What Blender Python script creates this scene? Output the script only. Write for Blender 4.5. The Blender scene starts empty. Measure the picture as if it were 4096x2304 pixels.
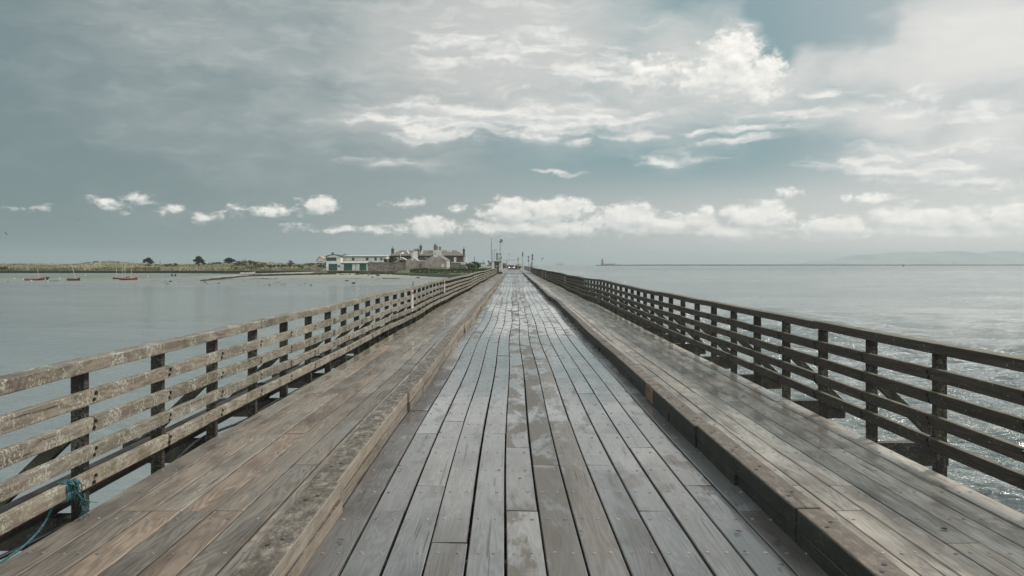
import bpy, math, random
import numpy as np
from mathutils import Vector, Matrix, noise as mnoise
random.seed(7)
R = math.radians
SC = bpy.context.scene
COL = SC.collection
# ---------------------------------------------------------------- camera numbers
F, CX, CY, EYE = 3100.0, 2054.0, 1057.0, 1.7       # focal length and principal point measured in the photograph
def at(px, py, d):                                   # a photographed point at a distance -> world point
    return Vector(((px-CX)*d/F, d, EYE-(py-CY)*d/F))
def ax(px, d): return (px-CX)*d/F
def az(py, d): return EYE-(py-CY)*d/F
def sstep(a, b, v):
    t = min(1, max(0, (v-a)/(b-a))); return t*t*(3-2*t)
def wob(y):                                          # the old bridge is not quite straight or level
    return (0.022*math.sin(y*.24+1.1)+.016*math.sin(y*.61+.3),
            (0.020*math.sin(y*.19+2.)+.012*math.sin(y*.47))*sstep(6, 22, y))
# ---------------------------------------------------------------- objects
WORLD = {}
def wloc(o): return WORLD.get(o.name, Vector((0, 0, 0)))
def tag(o, label=None, cat=None, group=None, kind=None):
    if label: o['label'] = label
    if cat: o['category'] = cat
    if group: o['group'] = group
    if kind: o['kind'] = kind
    return o
def thing(name, loc, label, cat, group=None):
    o = bpy.data.objects.new(name, None); COL.objects.link(o)
    o.location = loc; WORLD[o.name] = Vector(loc); o.empty_display_size = .2
    return tag(o, label, cat, group)
class MB:
    def __init__(s): s.v = []; s.f = []; s.c = []; s.col = (1, 1, 1, 1)
    def add(s, vs, fs):
        b = len(s.v); s.v += [tuple(v) for v in vs]; s.c += [s.col]*len(vs)
        s.f += [tuple(i+b for i in f) for f in fs]; return s
    def box(s, x0, y0, z0, x1, y1, z1):
        vs = [(x, y, z) for z in (z0, z1) for y in (y0, y1) for x in (x0, x1)]
        return s.add(vs, [(0, 2, 3, 1), (4, 5, 7, 6), (0, 1, 5, 4), (1, 3, 7, 5), (3, 2, 6, 7), (2, 0, 4, 6)])
    def bar(s, p, q, w, h, up=(0, 0, 1)):
        p, q = Vector(p), Vector(q); d = (q-p).normalized(); u = Vector(up)
        sd = d.cross(u)
        if sd.length < 1e-4: sd = d.cross(Vector((1, 0, 0)))
        sd.normalize(); u = sd.cross(d).normalized()
        vs = [c+sd*a*w/2+u*b*h/2 for c in (p, q) for a, b in ((-1, -1), (1, -1), (1, 1), (-1, 1))]
        return s.add(vs, [(3, 2, 1, 0), (4, 5, 6, 7), (0, 1, 5, 4), (1, 2, 6, 5), (2, 3, 7, 6), (3, 0, 4, 7)])
    def cyl(s, p, q, r, r2=None, n=10, cap=True):
        p, q = Vector(p), Vector(q); r2 = r if r2 is None else r2
        d = (q-p).normalized(); a = d.orthogonal().normalized(); b = d.cross(a)
        vs = [c+a*rr*math.cos(t*2*math.pi/n)+b*rr*math.sin(t*2*math.pi/n) for c, rr in ((p, r), (q, r2)) for t in range(n)]
        fs = [(i, (i+1) % n, n+(i+1) % n, n+i) for i in range(n)]
        if cap: fs += [tuple(range(n))[::-1], tuple(range(n, 2*n))]
        return s.add(vs, fs)
    def tube(s, pts, r, n=6):
        pts = [Vector(p) for p in pts]; vs = []; fs = []; m = len(pts)
        rs = r if isinstance(r, (list, tuple)) else [r]*m
        for i, p in enumerate(pts):
            d = (pts[min(i+1, m-1)]-pts[max(i-1, 0)]).normalized()
            a = d.cross(Vector((.13, .21, .97))).normalized(); b = d.cross(a)
            vs += [p+a*rs[i]*math.cos(t*2*math.pi/n)+b*rs[i]*math.sin(t*2*math.pi/n) for t in range(n)]
        for i in range(m-1):
            fs += [(i*n+t, i*n+(t+1) % n, (i+1)*n+(t+1) % n, (i+1)*n+t) for t in range(n)]
        fs += [tuple(range(n))[::-1], tuple(range((m-1)*n, m*n))]
        return s.add(vs, fs)
    def prism(s, poly, a, b, axis='y'):                # poly of (u, z): extruded along y (u = x) or along x (u = y)
        n = len(poly)
        P = (lambda u, z, t: (u, t, z)) if axis == 'y' else (lambda u, z, t: (t, u, z))
        if axis == 'z': P = lambda u, z, t: (u, z, t)
        vs = [P(u, z, a) for u, z in poly]+[P(u, z, b) for u, z in poly]
        fs = [(i, (i+1) % n, n+(i+1) % n, n+i) for i in range(n)]+[tuple(range(n))[::-1], tuple(range(n, 2*n))]
        return s.add(vs, fs)
    def lathe(s, prof, c, n=16):
        vs = []; fs = []; m = len(prof)
        for r, z in prof: vs += [(c[0]+r*math.cos(t*2*math.pi/n), c[1]+r*math.sin(t*2*math.pi/n), c[2]+z) for t in range(n)]
        for i in range(m-1): fs += [(i*n+t, i*n+(t+1) % n, (i+1)*n+(t+1) % n, (i+1)*n+t) for t in range(n)]
        fs += [tuple(range(n))[::-1], tuple(range((m-1)*n, m*n))]
        return s.add(vs, fs)
    def leaf(s, c, r, rnd):
        n = Vector((rnd.gauss(0, 1), rnd.gauss(0, 1), rnd.gauss(0, 1)+.5)).normalized()
        a = n.orthogonal().normalized(); b = n.cross(a); t = rnd.random()*6.3
        a, b = a*math.cos(t)+b*math.sin(t), b*math.cos(t)-a*math.sin(t)
        c = Vector(c); k = r*rnd.uniform(.6, 1.3)
        return s.add([c-a*k, c+b*k*.55, c+a*k, c-b*k*.55], [(0, 1, 2, 3)])
    def blob(s, c, rx, ry, rz, seed, n=10, m=7, rough=.3):
        vs = []; fs = []
        for j in range(m+1):
            th = math.pi*j/m
            for i in range(n):
                ph = 2*math.pi*i/n
                d = Vector((math.sin(th)*math.cos(ph), math.sin(th)*math.sin(ph), math.cos(th)))
                k = 1+rough*2*mnoise.noise(d*1.7+Vector((seed*3.1, seed*1.7, 0)))
                vs.append((c[0]+d.x*rx*k, c[1]+d.y*ry*k, c[2]+d.z*rz*k))
        for j in range(m):
            for i in range(n): fs.append((j*n+i, (j+1)*n+i, (j+1)*n+(i+1) % n, j*n+(i+1) % n))
        return s.add(vs, fs)
    def build(s, name, mat, parent=None, smooth=False, bevel=0, warp=False):
        o0 = wloc(parent) if parent else Vector((0, 0, 0))
        vs = s.v
        if warp: vs = [(x+wob(y)[0], y, z+wob(y)[1]) for x, y, z in vs]
        vs = [(x-o0.x, y-o0.y, z-o0.z) for x, y, z in vs]
        me = bpy.data.meshes.new(name); me.from_pydata(vs, [], s.f); me.update()
        if any(c != (1, 1, 1, 1) for c in s.c):
            at_ = me.color_attributes.new('tint', 'FLOAT_COLOR', 'POINT')
            at_.data.foreach_set('color', np.array(s.c, dtype=np.float32).ravel())
        o = bpy.data.objects.new(name, me); COL.objects.link(o)
        if isinstance(mat, (list, tuple)):
            for m_ in mat: me.materials.append(m_)
        else: me.materials.append(mat)
        if smooth: me.polygons.foreach_set('use_smooth', [True]*len(me.polygons))
        if bevel:
            b = o.modifiers.new('bevel', 'BEVEL'); b.width = bevel; b.segments = 2; b.limit_method = 'ANGLE'
        if parent: o.parent = parent; WORLD[o.name] = o0.copy()
        return o
def single(o, loc):                                   # a one-mesh thing: origin at its base
    loc = Vector(loc); o.data.transform(Matrix.Translation(-loc)); o.location = loc; WORLD[o.name] = loc; return o
def copy_tree(o, parent=None):
    c = o.copy(); COL.objects.link(c)
    if parent: c.parent = parent
    WORLD[c.name] = wloc(o).copy()
    for ch in list(o.children): copy_tree(ch, c)
    return c
def grid(name, x0, x1, nx, y0, y1, ny, fz, mat, ypow=1.0, hole=None):
    vs = []; fs = []
    for j in range(ny+1):
        y = y0+(y1-y0)*(j/ny)**ypow
        for i in range(nx+1):
            x = x0+(x1-x0)*i/nx; vs.append((x, y, fz(x, y)))
    for j in range(ny):
        for i in range(nx):
            a = j*(nx+1)+i; fs.append((a, a+1, a+nx+2, a+nx+1))
    me = bpy.data.meshes.new(name); me.from_pydata(vs, [], fs); me.update()
    me.polygons.foreach_set('use_smooth', [True]*len(fs))
    o = bpy.data.objects.new(name, me); COL.objects.link(o); me.materials.append(mat); o['kind'] = 'structure'
    return o
# ---------------------------------------------------------------- materials
class NT:
    def __init__(s, nt): s.nt = nt; nt.nodes.clear()
    def n(s, t, **k):
        nd = s.nt.nodes.new(t)
        for a, b in k.items(): setattr(nd, a, b)
        return nd
    def l(s, a, b): s.nt.links.new(a, b)
    def put(s, sock, v):
        if hasattr(v, 'is_output'): s.l(v, sock)
        elif isinstance(v, (tuple, list)) and len(v) == 3 and sock.type == 'RGBA': sock.default_value = (*v, 1)
        else: sock.default_value = v
    def m(s, op, a, b=0.0, c=None, clamp=False):
        nd = s.n('ShaderNodeMath', operation=op, use_clamp=clamp); s.put(nd.inputs[0], a); s.put(nd.inputs[1], b)
        if c is not None: s.put(nd.inputs[2], c)
        return nd.outputs[0]
    def vm(s, op, a, b=(0, 0, 0), c=None, out=0):
        nd = s.n('ShaderNodeVectorMath', operation=op); s.put(nd.inputs[0], a)
        if op not in ('LENGTH',): s.put(nd.inputs[1], b)
        if c is not None: s.put(nd.inputs[2], c)
        return nd.outputs['Value'] if op == 'LENGTH' else nd.outputs[0]
    def mix(s, f, a, b, blend='MIX'):
        nd = s.n('ShaderNodeMix', data_type='RGBA', blend_type=blend); s.put(nd.inputs[0], f); s.put(nd.inputs[6], a); s.put(nd.inputs[7], b)
        return nd.outputs[2]
    def rng(s, v, a, b, c=0.0, d=1.0, smooth=True):
        nd = s.n('ShaderNodeMapRange', interpolation_type='SMOOTHSTEP' if smooth else 'LINEAR')
        for i, q in enumerate((v, a, b, c, d)): s.put(nd.inputs[i], q)
        return nd.outputs[0]
    def noise(s, vec, scale, detail=4, rough=.5, dist=0, col=False):
        nd = s.n('ShaderNodeTexNoise'); s.put(nd.inputs['Vector'], vec); s.put(nd.inputs['Scale'], scale); s.put(nd.inputs['Detail'], detail)
        s.put(nd.inputs['Roughness'], rough); s.put(nd.inputs['Distortion'], dist)
        return nd.outputs['Color'] if col else nd.outputs[0]
    def bump(s, h, strength, dist=.01, normal=None):
        nd = s.n('ShaderNodeBump'); s.put(nd.inputs['Height'], h); s.put(nd.inputs['Strength'], strength); s.put(nd.inputs['Distance'], dist)
        if normal is not None: s.l(normal, nd.inputs['Normal'])
        return nd.outputs[0]
    def xyz(s, v):
        nd = s.n('ShaderNodeSeparateXYZ'); s.l(v, nd.inputs[0]); return nd.outputs
    def vec(s, x, y, z):
        nd = s.n('ShaderNodeCombineXYZ')
        for i, q in enumerate((x, y, z)): s.put(nd.inputs[i], q)
        return nd.outputs[0]
def newmat(name):
    m = bpy.data.materials.new(name); m.use_nodes = True; t = NT(m.node_tree)
    p = t.n('ShaderNodeBsdfPrincipled'); o = t.n('ShaderNodeOutputMaterial'); t.l(p.outputs[0], o.inputs[0])
    return m, t, p
def plain(name, c, rough=.6, var=.25, scale=1.5, c2=None, bump=0, metal=0, stretch=(1, 1, 1), spec=.5, tint=False, emit=0):
    m, t, p = newmat(name)
    co = t.n('ShaderNodeTexCoord').outputs['Object']
    v = t.vm('MULTIPLY', co, stretch)
    a = t.noise(v, scale, 6, .6); b = t.noise(v, scale*7, 3, .6)
    k = t.m('ADD', t.m('MULTIPLY', a, .65), t.m('MULTIPLY', b, .35))
    c2 = c2 or tuple(q*(1-2*var) for q in c)
    hi = tuple(min(1, q*(1+var*.6)) for q in c)
    col = t.mix(t.rng(k, .36, .64), c2, hi)
    if tint:
        at_ = t.n('ShaderNodeAttribute', attribute_name='tint'); col = t.mix(1.0, col, at_.outputs['Color'], 'MULTIPLY')
    t.put(p.inputs['Base Color'], col); p.inputs['Roughness'].default_value = rough; p.inputs['Metallic'].default_value = metal
    p.inputs['Specular IOR Level'].default_value = spec
    if bump: t.l(t.bump(k, bump, .05), p.inputs['Normal'])
    if emit: p.inputs['Emission Color'].default_value = (*c, 1); p.inputs['Emission Strength'].default_value = emit
    return m
# ================================================================ camera, sun, sky
cam = bpy.data.cameras.new('camera'); co = bpy.data.objects.new('camera', cam); COL.objects.link(co); SC.camera = co
co.location = (0, 0, EYE); co.rotation_euler = (R(90), 0, 0)
cam.sensor_width = 36; cam.lens = 36*F/4096; cam.shift_x = -(CX-2048)/4096; cam.shift_y = -(1152-CY)/4096
cam.clip_start = .1; cam.clip_end = 40000
SUN_AZ, SUN_EL = 52, 41                                # degrees right of the view, above the horizon
sd = Vector((math.sin(R(SUN_AZ))*math.cos(R(SUN_EL)), math.cos(R(SUN_AZ))*math.cos(R(SUN_EL)), math.sin(R(SUN_EL))))
sl = bpy.data.lights.new('sun', 'SUN'); so = bpy.data.objects.new('sun', sl); COL.objects.link(so)
sl.energy = 2.1; sl.angle = R(11); sl.color = (1, .95, .87); so.rotation_euler = sd.to_track_quat('Z', 'Y').to_euler()
SC.view_settings.view_transform = 'Standard'; SC.view_settings.look = 'None'; SC.view_settings.exposure = .3; SC.view_settings.gamma = 1
SC.cycles.use_denoising = True
SC.cycles.volume_bounces = 1; SC.cycles.max_bounces = 6
world = bpy.data.worlds.new('World'); SC.world = world; world.use_nodes = True
t = NT(world.node_tree)
bg = t.n('ShaderNodeBackground'); wo = t.n('ShaderNodeOutputWorld'); t.l(bg.outputs[0], wo.inputs[0])
bg.inputs[1].default_value = .1
sky = t.n('ShaderNodeTexSky'); sky.sky_type = 'NISHITA'; sky.sun_disc = False; sky.sun_elevation = R(SUN_EL); sky.sun_rotation = R(SUN_AZ)
sky.air_density = 1; sky.dust_density = 2; sky.ozone_density = 1
D = t.n('ShaderNodeTexCoord').outputs['Generated']
X, Y, Z = t.xyz(D)
AZ = t.m('MULTIPLY', t.m('ARCTAN2', X, Y), 57.2958); EL = t.m('MULTIPLY', t.m('ARCSINE', Z), 57.2958)
P0 = t.vec(AZ, EL, 0.0)
def sph(px, py):                                       # a spot of the sky in the photo (2576-wide copy) -> azimuth, elevation
    px, py = px*1.59006, py*1.59006
    return math.degrees(math.atan((px-CX)/F)), math.degrees(math.atan((CY-py)/math.hypot(F, px-CX)))
def lin(r, g, b, k=10.0):                              # what an sRGB sky colour is in radiance, over the background strength
    f = lambda c: ((c/255+.055)/1.055)**2.4 if c > 10 else c/255/12.92
    return (f(r)*k, f(g)*k, f(b)*k)
# clear-ish veil behind the clouds, brighter towards the sun
g = t.m('ADD', .5, t.m('MULTIPLY', .5, t.m('COSINE', t.m('MULTIPLY', t.m('SUBTRACT', AZ, float(SUN_AZ)), .0174533))))
GA = t.m('POWER', t.rng(g, .54, .975, smooth=False), 1.8)
veil = t.mix(GA, lin(103, 122, 124), lin(156, 168, 170))
lowv = t.mix(GA, lin(103, 123, 126), lin(216, 214, 211))
veil = t.mix(t.rng(EL, .5, 10), lowv, veil)
blue = t.m('MULTIPLY', t.rng(AZ, -8, 10), t.m('MULTIPLY', t.rng(EL, 4, 8), t.rng(EL, 30, 14)))
veil = t.mix(t.m('MULTIPLY', blue, t.m('SUBTRACT', 1.0, t.rng(AZ, 15, 28))), veil, lin(112, 142, 147))
skyd = t.mix(.55, sky.outputs[0], (1.6, 1.9, 2.0))
base = t.mix(.84, skyd, veil)
# noises that break the cloud outlines (in azimuth/elevation, flattened a little)
nv = t.vm('MULTIPLY', P0, (1, 1.6, 1))
warp = t.vm('SUBTRACT', t.noise(nv, .16, 3, .5, col=True), (.5, .5, .5))
warp2 = t.vm('SUBTRACT', t.noise(nv, .55, 4, .55, col=True), (.5, .5, .5))
P1 = t.vm('ADD', P0, t.vm('MULTIPLY', warp, (9, 4.5, 0)))
P2 = t.vm('ADD', P0, t.vm('ADD', t.vm('MULTIPLY', warp, (3, 1.6, 0)), t.vm('MULTIPLY', warp2, (2.6, 1.0, 0))))
wv = t.vm('MULTIPLY', P2, (.55, 2.0, 1))                # wispy, drawn out sideways
N1 = t.noise(wv, .42, 9, .62)
N1b = t.noise(t.vm('ADD', wv, (.25, .7, 0)), .42, 9, .62)
N2 = t.noise(nv, .62, 8, .62, .15)
N2b = t.noise(t.vm('ADD', nv, (.26, .55, 0)), .62, 8, .62, .15)
N4 = t.noise(nv, 2.1, 5, .6)
rx, ry, rz_ = t.xyz(t.vm('ADD', P0, t.vm('MULTIPLY', warp2, (3, 2, 0))))
N3 = t.noise(t.vec(t.m('ADD', t.m('MULTIPLY', rx, .32), t.m('MULTIPLY', ry, .30)), t.m('SUBTRACT', t.m('MULTIPLY', ry, .95), t.m('MULTIPLY', rx, .10)), 0.0), .32, 8, .60)
def field(P, items, flat=0):
    best = None
    for (px, py, rx, ry, w) in items:
        a, e = sph(px, py); k = math.degrees(1.59/F)
        ra, re = rx*k*math.cos(R(a))**2, ry*k*math.cos(R(a))*(1.22 if flat else 1)
        ln = t.vm('LENGTH', t.vm('MULTIPLY_ADD', P, (1/ra, 1/re, 0), (-a/ra, -e/re, 0)))
        d = t.m('MULTIPLY_ADD', ln, -w, w)
        best = d if best is None else t.m('MAXIMUM', best, d)
    return best
soft = field(P1, [(620, 60, 700, 400, .42), (1230, 110, 560, 280, 1.1), (1180, 265, 420, 80, .9), (1780, 190, 500, 200, 1.0), (2400, 130, 420, 230, 1.0),
                  (2470, 330, 380, 130, .65), (1030, 405, 190, 40, .36), (2200, 290, 330, 70, .75), (950, 290, 420, 110, .65), (1500, 260, 380, 80, .8)])
hole = field(P1, [(2060, 40, 210, 120, 1.0), (1950, 110, 130, 70, .8)])
soft = t.m('SUBTRACT', soft, t.m('MULTIPLY', t.m('MAXIMUM', hole, 0.0), 1.5))
soft = t.m('ADD', soft, t.m('MULTIPLY', t.m('SUBTRACT', N3, .5), .95))
behind = t.rng(Y, .25, -.2)                            # the half of the sky behind the photographer: broken cloud
soft = t.m('MAXIMUM', soft, t.m('SUBTRACT', t.m('MULTIPLY', behind, t.m('MULTIPLY', N3, 1.7)), .30))
dS = t.m('MULTIPLY', t.rng(soft, -.15, .85), .92)
cS = t.mix(GA, lin(168, 172, 171), lin(213, 211, 207))
cS = t.mix(t.m('MULTIPLY', t.rng(N1, .46, .66), .45), cS, lin(219, 217, 212))
c1 = t.mix(dS, base, cS)
mid = field(P2, [(1240, 300, 430, 56, 1.25), (1130, 338, 190, 26, .9), (1570, 338, 140, 18, .9), (1960, 292, 210, 22, .95), (1880, 325, 190, 12, .8), (1875, 355, 150, 13, 1.1),
                 (1690, 398, 125, 22, .6), (1460, 355, 80, 14, .9), (2310, 405, 290, 58, 1.2), (2450, 462, 200, 30, .9), (2290, 258, 170, 36, .8), (2470, 280, 130, 38, .8),
                 (1735, 332, 42, 9, .8), (1620, 290, 70, 16, .7), (1390, 430, 76, 6, .5), (1500, 180, 190, 60, .75), (1300, 130, 260, 80, .55), (1020, 410, 130, 14, .4), (1440, 290, 220, 44, 1.1), (2080, 228, 90, 18, .6)])
mid = t.m('ADD', mid, t.m('MULTIPLY', t.m('SUBTRACT', N1, .52), 2.4))
dM = t.m('MULTIPLY', t.rng(mid, -.1, .8), .88)
shM = t.rng(t.m('SUBTRACT', N1, N1b), -.16, .14)
cM = t.mix(shM, lin(188, 191, 191), lin(226, 224, 219))
c2 = t.mix(dM, c1, cM)
Pc = t.vm('ADD', P0, t.vm('ADD', t.vm('MULTIPLY', warp, (2, .8, 0)), t.vm('MULTIPLY', warp2, (1.2, .5, 0))))
CUM = [(1290, 534, 90, 36, 1.5), (1395, 532, 110, 34, 1.5), (1380, 572, 330, 20, 1.1), (1095, 572, 80, 24, 1.2), (945, 577, 46, 13, .9), (860, 577, 58, 11, .9), (1580, 552, 100, 38, 1.5),
       (1700, 562, 130, 27, 1.25), (1910, 548, 110, 38, 1.4), (1860, 576, 210, 20, 1.1), (2100, 570, 130, 27, 1.1), (2280, 556, 130, 36, 1.3), (2420, 552, 120, 30, 1.1), (2545, 545, 70, 36, 1.3),
       (2350, 586, 320, 16, .9), (790, 520, 76, 22, 1.0), (660, 527, 80, 13, .62), (518, 545, 44, 13, .66), (435, 525, 52, 13, .6), (356, 504, 50, 11, .45), (276, 512, 60, 15, .52),
       (96, 522, 46, 9, .36), (728, 570, 62, 10, .45), (1030, 512, 52, 10, .45), (1150, 526, 30, 14, .65), (1990, 486, 44, 16, .75), (2190, 500, 66, 13, .65), (1780, 530, 34, 14, .8), (1010, 575, 66, 16, .7),
       (1835, 150, 100, 70, 1.5), (1900, 195, 90, 60, 1.2), (1780, 190, 100, 46, 1.0), (1650, 175, 90, 30, .6)]
cum = field(Pc, CUM, 1); cum_up = field(t.vm('ADD', Pc, (.25, .55, 0)), CUM, 1)
belly = t.rng(t.m('SUBTRACT', cum_up, cum), .75, -.55)
NC = t.m('ADD', t.m('MULTIPLY', N2, .76), t.m('MULTIPLY', N4, .24))
cum = t.m('ADD', cum, t.m('MULTIPLY', t.m('SUBTRACT', NC, .515), 3.3))
dC = t.m('MULTIPLY', t.rng(cum, -.1, .60), .95)
shC = t.m('ADD', t.m('MULTIPLY', t.rng(t.m('SUBTRACT', N2, N2b), -.24, .2), .5), t.m('MULTIPLY', belly, .55))
cC = t.mix(shC, t.mix(GA, lin(150, 164, 167), lin(192, 194, 193)), lin(240, 236, 229))
c3 = t.mix(t.m('MULTIPLY', dC, .98), c2, cC)
low = t.rng(EL, 1.9, .2)                               # clouds sink into the thick air at the horizon
c3 = t.mix(t.m('MULTIPLY', low, .75), c3, lowv)
up = t.m('ADD', 1.0, t.m('ADD', t.m('MULTIPLY', t.rng(EL, 21, 60), .75), t.m('MULTIPLY', behind, .95)))   # unseen sky overhead and behind is brightened to add fill light
c3 = t.mix(1.0, c3, t.vec(up, up, up), 'MULTIPLY')
t.l(c3, bg.inputs[0])
# ================================================================ air
hz = MB().box(-6000, -420, -6.5, 9800, 11500, 122)
m, t, p = newmat('sea_haze'); m.node_tree.nodes.remove(p)
pv = t.n('ShaderNodeVolumePrincipled'); pv.inputs['Density'].default_value = 1.8e-4; pv.inputs['Color'].default_value = (.56, .62, .64, 1)
pv.inputs['Anisotropy'].default_value = .3
t.l(pv.outputs[0], [n for n in t.nt.nodes if n.type == 'OUTPUT_MATERIAL'][0].inputs['Volume'])
tag(hz.build('haze', m), kind='stuff')
# ================================================================ sea
m, t, p = newmat('sea_water')
ge = t.n('ShaderNodeNewGeometry').outputs['Position']
px_, py_, pz_ = t.xyz(ge)
right = t.rng(px_, -6, 6)
sw = t.vm('MULTIPLY', ge, (.8, 1.0, 1)); 
w1 = t.noise(t.vm('MULTIPLY', ge, (.42, .95, 1)), 1, 5, .62, .5)
w2 = t.noise(t.vm('MULTIPLY', ge, (1.7, 3.6, 1)), 1, 4, .6, .6)
w3 = t.noise(t.vm('MULTIPLY', ge, (.035, .07, 1)), 1, 3, .5)
patch = t.rng(t.noise(t.vm('MULTIPLY', ge, (.016, .06, 1)), 1, 4, .6), .36, .64)       # gusts and slicks
amp = t.m('MULTIPLY', t.m('ADD', .5, t.m('MULTIPLY', right, 1.0)), t.m('ADD', .45, t.m('MULTIPLY', patch, .9)))
h = t.m('MULTIPLY', t.m('ADD', t.m('MULTIPLY', w1, 1.0), t.m('MULTIPLY', w2, .42)), amp)
t.l(t.bump(h, .7, .6), p.inputs['Normal'])
far = t.rng(py_, 120, 900)
sed = t.mix(t.rng(w3, .35, .65), (.205, .228, .226), (.255, .27, .258))
foam = t.m('MULTIPLY', t.rng(t.m('ADD', t.m('MULTIPLY', w1, .75), t.m('MULTIPLY', w2, .25)), .655, .72), t.m('MULTIPLY', right, .55))
t.l(t.mix(foam, sed, (.62, .63, .61)), p.inputs['Base Color'])
t.put(p.inputs['Roughness'], t.m('ADD', .09, t.m('MULTIPLY', far, .20))); p.inputs['IOR'].default_value = 1.33
WATER_Z = -3.3
def sea_mesh():
    # rings round the bridge head, finest nearby; a wind chop of many crossing wave trains, livelier on the open right side
    rows = [1.0, 3.0]; r = 5.0
    while r < 420: rows.append(r); r += max(.045, r*r*.00027)
    az_ = np.concatenate([np.linspace(-52, 52, 520), np.linspace(52, 308, 130)[1:-1]])*math.pi/180
    sx, sy = np.sin(az_), np.cos(az_)
    rmax = np.minimum(np.where(sx > 0, 9700/np.maximum(sx, 1e-6), 5900/np.maximum(-sx, 1e-6)), np.where(sy > 0, 11400/np.maximum(sy, 1e-6), 400/np.maximum(-sy, 1e-6)))
    rr = np.array(rows); RG = np.repeat(np.minimum(rr, 398.)[:, None], len(az_), 1)
    far_ = 398*(rmax[None, :]/398)**np.linspace(.04, 1, 26)[:, None]; RG = np.concatenate([RG[rr < 398], far_], 0)
    Xg, Yg = RG*sx[None, :], RG*sy[None, :]
    cell = np.maximum(.05, RG*RG*.00027)
    side = 1/(1+np.exp(-(Xg-1)/2.5)); gust = .75+.3*np.sin(Xg*.05+1.3*np.sin(Yg*.043))+.25*np.sin(Yg*.09+Xg*.021+2)
    Hh = np.zeros_like(RG); rg_ = np.random.RandomState(5)
    for i in range(64):
        lam = .32*(7.0/.32)**rg_.rand(); th = rg_.normal(0, .62)+.35; k = 2*math.pi/lam; ph = rg_.rand()*6.283
        w = np.clip((lam/cell-1.6)/2.0, 0, 1); a = .019*lam**.92*np.where(lam > 2.2, .85*side+.10, .95*side+.36)
        q = k*(Xg*math.sin(th)+Yg*math.cos(th))+ph+.9*np.sin(.23*Xg+i)+.7*np.sin(.19*Yg+2*i)
        Hh += a*w*(np.sin(q)+.22*np.cos(2*q))*gust
    Hh *= np.clip((400-RG)/120, 0, 1)*.62
    nr, nc = RG.shape; vs = np.stack([Xg, Yg, WATER_Z+Hh], -1).reshape(-1, 3)
    idx = np.arange(nr*nc).reshape(nr, nc); nx = np.roll(idx, -1, 1)
    fs = np.stack([idx[:-1], idx[1:], nx[1:], nx[:-1]], -1).reshape(-1, 4)
    me = bpy.data.meshes.new('sea_water'); nf = len(fs)
    me.vertices.add(len(vs)); me.vertices.foreach_set('co', vs.astype(np.float32).ravel()); me.loops.add(nf*4); me.loops.foreach_set('vertex_index', fs.astype(np.int32).ravel())
    me.polygons.add(nf); me.polygons.foreach_set('loop_start', np.arange(0, nf*4, 4, dtype=np.int32)); me.update(calc_edges=True); me.validate()
    me.polygons.foreach_set('use_smooth', [True]*len(me.polygons)); me.materials.append(m)
    o = bpy.data.objects.new('sea_water', me); COL.objects.link(o); return o
tag(sea_mesh(), kind='structure')
# ================================================================ tidal mud, beach
def N(x, y, s, k=0): return mnoise.noise(Vector((x*s, y*s, k*7.3)))
def mud_h(x, y):
    z = -3.3+(.006*(y-198) if y < 198 else .42*(1-math.exp(-(y-198)/70)))+.07*N(x*.35, y, .045, 1)+.04*N(x, y, .13, 2)
    z += 1.2*sstep(172, 262, y)*sstep(-135, -85, x)
    z -= .9*sstep(-40, 20, x)*sstep(225, 150, y)
    return z
m, t, p = newmat('wet_mud')
ge = t.n('ShaderNodeNewGeometry').outputs['Position']; px_, py_, pz_ = t.xyz(ge)
a = t.noise(t.vm('MULTIPLY', ge, (.04, .13, 1)), 1, 6, .6); b = t.noise(t.vm('MULTIPLY', ge, (.25, .9, 1)), 1, 5, .65)
sand = t.rng(t.m('ADD', pz_, t.m('MULTIPLY', a, .5)), -2.25, -1.65)
c = t.mix(t.rng(b, .35, .65), (.175, .172, .15), (.26, .262, .24))
alg = t.m('MULTIPLY', t.m('MULTIPLY', t.rng(py_, 240, 285), t.rng(py_, 375, 320)), t.m('MULTIPLY', t.rng(px_, -70, -100), t.rng(a, .38, .56)))
c = t.mix(t.m('MULTIPLY', alg, .85), c, (.115, .15, .07))
c = t.mix(t.m('MULTIPLY', t.rng(b, .56, .66), .5), c, (.07, .068, .055))
c = t.mix(sand, c, t.mix(t.rng(b, .4, .6), (.27, .24, .18), (.36, .32, .25)))
t.l(c, p.inputs['Base Color'])
wet = t.m('MULTIPLY', t.rng(a, .56, .40), t.m('SUBTRACT', 1.0, sand))
t.put(p.inputs['Roughness'], t.m('SUBTRACT', .6, t.m('MULTIPLY', wet, .42)))
t.l(t.bump(b, .25, .15), p.inputs['Normal'])
grid('tidal_mud', -780, 6, 160, 130, 410, 110, mud_h, m)
# ================================================================ dunes and the grassy bank
def dune_h(x, y):
    s = y-402
    z = -1.55+2.6*sstep(6, 48, s)+.55*sstep(50, 160, s)
    z += .75*N(x, y*.6, .035, 3)*sstep(10, 50, s)+.35*N(x, y, .12, 4)*sstep(8, 40, s)
    z += 2.1*math.exp(-((x+243)/16)**2)*math.exp(-((y-470)/26)**2)+1.3*math.exp(-((x+155)/22)**2)*math.exp(-((y-462)/24)**2)
    z += .9*math.exp(-((x+290)/12)**2)*math.exp(-((y-470)/26)**2)
    return z
m, t, p = newmat('dune_grass')
ge = t.n('ShaderNodeNewGeometry').outputs['Position']
a = t.noise(t.vm('MULTIPLY', ge, (.03, .06, .4)), 1, 6, .6); b = t.noise(t.vm('MULTIPLY', ge, (.5, .3, .8)), 1, 6, .7)
c = t.mix(t.rng(a, .36, .62), (.17, .175, .085), (.29, .265, .165))
c = t.mix(t.m('MULTIPLY', t.rng(b, .46, .68), .6), c, (.12, .10, .06))
c = t.mix(t.m('MULTIPLY', t.rng(b, .5, .36), .5), c, (.30, .29, .17))
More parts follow.
